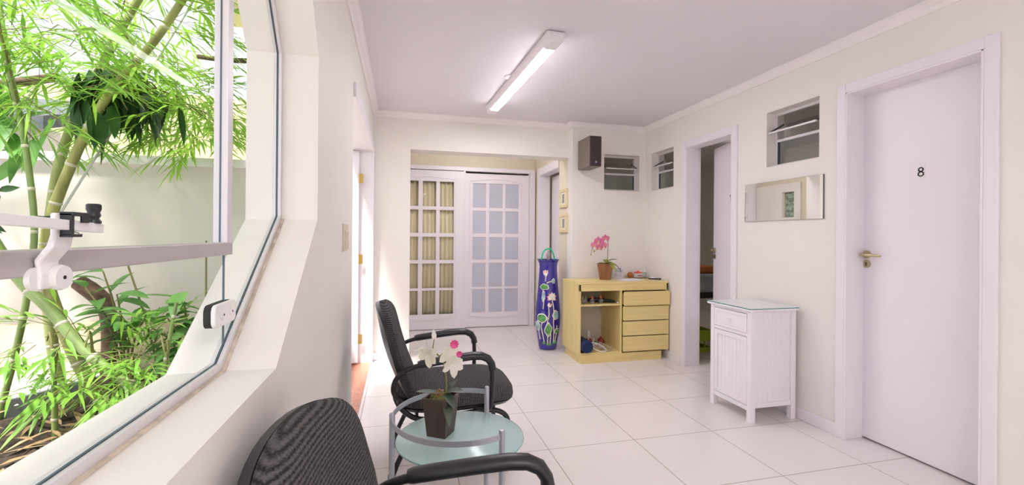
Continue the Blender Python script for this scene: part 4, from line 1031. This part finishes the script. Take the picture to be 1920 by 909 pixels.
# gravel strip behind the edging
mb = MB(); gr = random.Random(11)
for k in range(2600):
    y = gr.uniform(1.7, 2.63); x = gr.uniform(-2.6, -1.45 + (y - 2.36)*.55)
    s_ = gr.uniform(.008, .016); c = Vector((x, y, .535 + gr.uniform(0, .02)))
    v = [mb.bm.verts.new(c + Vector(q)*s_*gr.uniform(.7, 1.2)) for q in ((1, 0, 0), (0, 1, 0), (-1, 0, 0), (0, -1, 0), (0, 0, .8), (0, 0, -.8))]
    for a, b_, c_ in ((0, 1, 4), (1, 2, 4), (2, 3, 4), (3, 0, 4), (1, 0, 5), (2, 1, 5), (3, 2, 5), (0, 3, 5)): mb.bm.faces.new((v[a], v[b_], v[c_]))
poly = [(-2.7, 1.65), (-1.86, 1.65), (-1.31, 2.65), (-2.7, 2.65)]
mb.prism(poly, 'z', .44, .545)
tag(mb.build('white_gravel', GRAVEL), 'white pebble gravel between the soil bed and the garden wall', 'gravel', kind='stuff')
mb = MB(); mb.band([(-1.87, 1.62, .535), (-1.595, 2.137, .535), (-1.476, 2.313, .535), (-1.297, 2.65, .535)], .016, .09)
tag(mb.build('garden_edging', EDGING, bevel=.005), 'grey plastic edging strip between soil and gravel', 'edging')
mb = MB(); lr = random.Random(4)
for k in range(620):
    mb.leaf((lr.uniform(-1.75, -.6), lr.uniform(.2, 2.3), .525 + lr.uniform(0, .025)), (lr.uniform(-1, 1), lr.uniform(-1, 1), lr.uniform(-.1, .25)), (lr.uniform(-.4, .4), lr.uniform(-.4, .4), 1), lr.uniform(.06, .15), lr.uniform(.008, .022), lr.uniform(0, .2), 3, .3)
tag(mb.build('leaf_litter', DRYLEAF, smooth='leaf'), 'dry brown leaf litter on the soil bed', 'leaf litter', kind='stuff')
# garden wall with coping and plinth
gw = MB().box(-6, XLO, 2.72, 2.84, .44, 1.61).build('wall_garden', GWALL); struct(gw, 'pale rendered garden wall behind the bamboo', 'garden wall')
struct(MB().box(-6, XLO, 2.69, 2.87, 1.61, 1.655).build('trim_7', WHITE))
struct(MB().box(-6, XLO, 2.655, 2.72, .44, .80).build('wall_garden_plinth', GBASE))
struct(MB().box(-6, -.62, 6.2, 6.4, .44, 2.95).build('wall_neighbour', YELLOW2))
struct(MB().box(-1.03, XLO, -3.2, 3.0, 2.50, 2.66).build('roof_eave', YELLOW), 'yellow painted eave above the window', 'eave')
el = thing('eave_light', 'small white globe light under the yellow eave', 'lamp', (-.90, 2.60, 2.50))
mb = MB(); mb.lathe([(0, 0), (.05, 0), (.05, -.018), (0, -.018)], seg=18, caps=False); mb.build('lamp_base', WHITEP, el, smooth=True)
mb = MB(); mb.ball((0, 0, -.065), .05, 16, 10); mb.build('glass_globe', WHITEP, el, smooth=True)

# bamboo
def culm(name, label, pts, r0, r1, skin, clouds, lm, seed, group='bamboo culms in the garden bed'):
    t = thing(name, label, 'bamboo', pts[-1]); o_ = Vector(pts[-1]); rb = random.Random(seed)
    P = [Vector(p) - o_ for p in pts][::-1]       # from the base up
    for _ in range(2):
        Q = [P[0]]
        for i in range(len(P) - 1):
            a, b_ = P[i], P[i+1]
            if i > 0: Q.append(a*.75 + b_*.25)
            if i < len(P) - 2: Q.append(a*.25 + b_*.75)
        Q.append(P[-1]); P = Q
    mb = MB(); mb.tube(P, [r0 + (r1 - r0)*i/(len(P) - 1) for i in range(len(P))], 14)
    mb.build('culm', skin, t, smooth=True)
    # node rings at even spacing
    mb = MB(); acc = 0; nxt = .10; nd = []
    for i in range(len(P) - 1):
        seg = (P[i+1] - P[i]).length
        while acc + seg >= nxt:
            f = (nxt - acc)/seg; p = P[i].lerp(P[i+1], f); d = (P[i+1] - P[i]).normalized(); k = (i + f)/(len(P) - 1); r = r0 + (r1 - r0)*k
            mb.tube([p - d*.006, p - d*.002, p + d*.002, p + d*.006], [r*1.0, r*1.13, r*1.13, r*1.0], 14); nd.append((p, d, r)); nxt += .17
        acc += seg
    mb.build('culm_nodes', NODE, t, smooth=True)
    br = MB(); lf = MB()
    for (cx, cy, cz), rad, cnt in clouds:
        c = Vector((cx, cy, cz)) - o_
        src = min(nd, key=lambda q: (q[0] - c).length + .6*max(0, q[0].z - c.z))[0]
        mid = src.lerp(c, .5) + Vector((0, 0, .10)); br.tube([src, mid, c], [.005, .004, .002], 6, 1)
        for k in range(cnt):
            while True:
                v = Vector((rb.uniform(-1, 1), rb.uniform(-1, 1), rb.uniform(-1, 1)))
                if v.length < 1: break
            p = c + Vector((v.x*rad, v.y*rad, v.z*rad*.75))
            if p.x + o_.x > -.56 or p.y + o_.y > 2.60 and p.z + o_.z < 1.70: continue
            out_ = Vector((v.x + rb.uniform(-.4, .4), v.y + rb.uniform(-.4, .4), rb.uniform(-.35, .35)))
            if out_.length < .05: continue
            out_.normalize(); Lt = rb.uniform(.12, .22); e = p + out_*Lt - Vector((0, 0, Lt*.25))
            br.tube([p, (p + e)/2 + Vector((0, 0, .012)), e], [.0014, .0011, .0007], 4)
            m_ = rb.randint(5, 8); sdv = out_.cross(Vector((0, 0, 1))); sdv = sdv.normalized() if sdv.length > .01 else Vector((1, 0, 0))
            for i in range(m_):
                f = .25 + .75*i/(m_ - 1); q = p.lerp(e, f); s_ = 1 if i % 2 else -1
                d = out_*(.75 + .6*f) + sdv*s_*(.85 - .5*f) + Vector((0, 0, rb.uniform(-.45, .10)))
                if q.x + o_.x + max(0, d.x)*.15 > -.56: continue
                lf.leaf(q, d, Vector((rb.uniform(-.35, .35), rb.uniform(-.35, .35), 1)), rb.uniform(.075, .135), rb.uniform(.009, .0145), rb.uniform(.1, .4), 3, .2, .8, .35)
    br.build('branches', TWIG, t, smooth='leaf'); lf.build('foliage', lm, t, smooth='leaf')
    return t
A = [(-1.62, 2.20, 2.75), (-1.55, 2.19, 2.17), (-1.52, 2.18, 1.94), (-1.47, 2.17, 1.74), (-1.43, 2.16, 1.52), (-1.4, 2.15, 1.28), (-1.41, 2.15, 1.12), (-1.44, 2.16, .93), (-1.48, 2.17, .74), (-1.52, 2.185, .60), (-1.545, 2.19, .49)]
B = [(-.95, 2.25, 2.6), (-1.17, 2.3, 2.21), (-1.3, 2.33, 1.95), (-1.38, 2.35, 1.79), (-1.44, 2.37, 1.65), (-1.48, 2.38, 1.49), (-1.5, 2.38, 1.29), (-1.51, 2.38, 1.1), (-1.5, 2.38, .89), (-1.47, 2.37, .68), (-1.43, 2.37, .49)]
Cc = [(-.80, 2.06, 2.32), (-.98, 2.1, 2.02), (-1.12, 2.13, 1.87), (-1.23, 2.16, 1.69), (-1.3, 2.18, 1.54), (-1.37, 2.2, 1.36), (-1.4, 2.2, 1.24), (-1.4, 2.2, 1.07), (-1.34, 2.19, .88), (-1.26, 2.17, .7), (-1.13, 2.14, .49)]
D = [(-1.75, 2.14, 1.70), (-1.57, 2.09, 1.38), (-1.47, 2.07, 1.21), (-1.37, 2.04, 1.06), (-1.27, 2.02, .97), (-1.16, 1.99, .83), (-1.04, 1.96, .73), (-.91, 1.93, .64), (-.80, 1.90, .49)]
culm('bamboo_culm', 'slim upright bamboo culm, leftmost in the garden bed', A, .012, .010, CULM_G,
     [((-1.32, 1.80, 2.0), .36, 60), ((-1.45, 2.10, 1.88), .32, 70), ((-1.05, 1.40, 1.90), .20, 9)], LEAF2, 21)
culm('bamboo_culm', 'thick bamboo culm rising behind the tied yellowish culm', B, .022, .015, CULM,
     [((-1.20, 2.30, 2.18), .36, 64), ((-1.10, 2.45, 1.90), .30, 80), ((-1.15, 2.45, 2.35), .30, 24)], LEAF1, 22)
culm('bamboo_culm', 'yellowish bamboo culm tied with string at sill-top height', Cc, .024, .014, CULM_Y,
     [((-1.18, 2.05, 2.08), .34, 56), ((-1.05, 2.40, 1.86), .24, 70), ((-.86, 2.38, 1.76), .20, 46), ((-1.30, 2.28, 1.90), .32, 60)], LEAF1, 23)
culm('bamboo_culm', 'stout bamboo culm leaning diagonally to the right above the sill', D, .0195, .0185, CULM_G,
     [((-1.10, 1.92, .84), .20, 12), ((-.98, 1.98, .74), .18, 16)], LEAF2, 24)
culm('bamboo_culm', 'low young bamboo shoot with drooping leaves at the bed edge', [(-1.16, 1.86, .85), (-1.18, 1.90, .72), (-1.20, 1.94, .49)], .010, .006, CULM_G,
     [((-1.12, 1.84, .78), .14, 9), ((-1.24, 1.96, .86), .16, 11)], LEAF2, 25)
culm('bamboo_culm', 'young leafy bamboo shoot beneath the glass clamp', [(-.86, 2.02, .98), (-.90, 2.03, .76), (-.93, 2.04, .49)], .010, .006, CULM_G,
     [((-.88, 2.0, .76), .18, 22), ((-.80, 1.90, .68), .13, 12), ((-1.0, 2.15, .78), .18, 16)], LEAF2, 26)
# string and taut wire on the bamboo
mb = MB()
for k in range(3): mb.tube([(-1.385 + .036*math.cos(t*PI/8), 2.20 + .036*math.sin(t*PI/8), 1.30 + .007*k + .002*math.sin(t)) for t in range(17)], .0035, 6)
mb.tube([(-1.355, 2.18, 1.30), (-1.30, 2.15, 1.265), (-1.24, 2.12, 1.25)], .002, 6, 1)
tag(mb.build('tie_string', mat('dark_green_string', (.03, .05, .03), .8), smooth=True), 'dark string tied round the yellowish bamboo culm', 'string')
mb = MB(); mb.tube([(-1.36, 2.20, 1.31), (-.99, 2.31, 2.18), (-.86, 2.35, 2.50)], .0045, 8)
tag(mb.build('support_wire', mat('pale_grey_wire', (.55, .58, .55), .4), smooth=True), 'taut pale wire running from the tied bamboo up to the eave', 'wire')
# broad-leaved plants
def broad(label, base, stems, mtl, seed, name='broadleaf_plant', hang=0):
    t = thing(name, label, 'plant', base); o_ = Vector(base); rb = random.Random(seed); st = MB(); lf = MB()
    for tip, nl, Lf, Wf in stems:
        e = Vector(tip) - o_; mid = e*.5 + Vector((0, 0, .10)) - Vector((e.x, e.y, 0))*.15
        pts = [Vector((0, 0, 0)), mid, e]; st.tube(pts, [.006, .005, .003], 6, 2)
        for i in range(nl):
            f = .4 + .6*i/max(1, nl - 1); p = mid.lerp(e, max(0, (f - .5)*2)) if f > .5 else mid*(f*2)
            d = Vector((rb.uniform(-1, 1)*(1 - .5*hang), rb.uniform(-1, .6)*(1 - .4*hang), rb.uniform(-.1, .6) - 1.5*hang)); p = p + Vector((rb.uniform(-.05, .05), rb.uniform(-.04, .04), 0))*hang; lf.leaf(p, d, (rb.uniform(-.3, .3), rb.uniform(-.3, .3), 1), Lf*rb.uniform(.75, 1.15), Wf*rb.uniform(.8, 1.1), rb.uniform(.15, .6), 6, .2, .75, .42)
    st.build('stems', TWIG, t, smooth='leaf'); lf.build('leaves', mtl, t, smooth='leaf'); return t
broad('broad-leaved shrub with arching stems behind the lower pane', (-1.18, 2.32, .50), [((-1.31, 2.28, 1.02), 7, .15, .055), ((-1.18, 2.25, .99), 8, .15, .055), ((-1.11, 2.23, .90), 8, .16, .06), ((-1.29, 2.36, 1.08), 6, .15, .055), ((-1.02, 2.15, .92), 8, .16, .055)], LEAF3, 31)
broad('broad-leaved shrub with a tall leaf cluster close to the window reveal', (-.92, 2.28, .50), [((-.82, 2.16, .92), 8, .15, .055), ((-.95, 2.15, .90), 8, .16, .055), ((-.91, 2.19, 1.0), 7, .15, .06), ((-.78, 2.22, .80), 8, .15, .05), ((-1.05, 2.25, .84), 8, .15, .05)], LEAF3, 32)
broad('dark glossy drooping branch of leaves hanging above the garden wall', (-1.28, 2.25, 1.91), [((-1.17, 2.14, 1.745), 14, .14, .052), ((-1.10, 2.16, 1.76), 16, .14, .05), ((-1.03, 2.18, 1.775), 16, .14, .05), ((-1.22, 2.14, 1.74), 8, .13, .05), ((-.96, 2.20, 1.80), 12, .13, .046)], LEAF4, 33, 'hanging_branch', 1)
broad('green broadleaf tree branch behind the slim bamboo culm', (-1.9, 2.42, 1.95), [((-1.57, 2.40, 1.66), 12, .16, .055), ((-1.62, 2.42, 1.58), 12, .17, .058), ((-1.70, 2.40, 1.70), 10, .16, .05), ((-1.50, 2.42, 1.76), 10, .16, .05)], LEAF3, 34, 'hanging_branch', .45)
struct(MB().prism([(3.2, 1.86), (4.6, 2.30), (4.6, 2.38), (3.2, 1.94)], 'x', -6, -2.05).build('roof_neighbour', TILEROOF), 'dark tiled low roof beyond the garden wall', 'roof')
struct(MB().box(-5.9, -2.1, 3.3, 3.42, .44, 1.885).build('wall_outbuilding', GWALL))
# bare stalks, old stump, brown boughs
for lb, p in (('thin bare stalk standing behind the sash rail, right of the shrubs', [(-.88, 2.35, .50), (-.885, 2.36, .80), (-.89, 2.37, 1.22)]), ('thin leaning bare stalk rising from the shrub', [(-1.02, 2.30, .50), (-1.10, 2.32, .85), (-1.20, 2.36, 1.12)])):
    tag(MB().tube(p, [.005, .005, .004], 8, 1).build('bare_stalk', TWIG, smooth=True), lb, 'stalk')
tag(MB().tube([(-1.46, 2.50, 1.02), (-1.41, 2.49, .985), (-1.35, 2.48, .93), (-1.325, 2.475, .85), (-1.325, 2.475, .70), (-1.33, 2.475, .48)], [.035, .038, .036, .032, .03, .032], 12, 1).build('tree_stump', BARK, smooth=True), 'short brown crooked stump behind the leaning culm', 'stump')
for lb, p, r_ in (('brown horizontal bough crossing at the left edge of the window', [(-2.3, 2.5, 1.80), (-1.9, 2.5, 1.88), (-1.55, 2.5, 1.97)], .022), ('brown bough passing behind the window stile', [(-1.02, 2.60, 2.16), (-.86, 2.56, 2.14), (-.62, 2.5, 2.14)], .013)):
    tag(MB().tube(p, [r_*.9, r_, r_*.9], 10, 2).build('tree_bough', BARK, smooth=True), lb, 'bough')
# added shrub whose pink blossoms stand in for a reflection in the window glass
pf = thing('reflection_shrub', 'added pink blossoms with dark leaves, standing in for a reflection in the window glass', 'reflection stand-in', (-1.97, 2.50, .55))
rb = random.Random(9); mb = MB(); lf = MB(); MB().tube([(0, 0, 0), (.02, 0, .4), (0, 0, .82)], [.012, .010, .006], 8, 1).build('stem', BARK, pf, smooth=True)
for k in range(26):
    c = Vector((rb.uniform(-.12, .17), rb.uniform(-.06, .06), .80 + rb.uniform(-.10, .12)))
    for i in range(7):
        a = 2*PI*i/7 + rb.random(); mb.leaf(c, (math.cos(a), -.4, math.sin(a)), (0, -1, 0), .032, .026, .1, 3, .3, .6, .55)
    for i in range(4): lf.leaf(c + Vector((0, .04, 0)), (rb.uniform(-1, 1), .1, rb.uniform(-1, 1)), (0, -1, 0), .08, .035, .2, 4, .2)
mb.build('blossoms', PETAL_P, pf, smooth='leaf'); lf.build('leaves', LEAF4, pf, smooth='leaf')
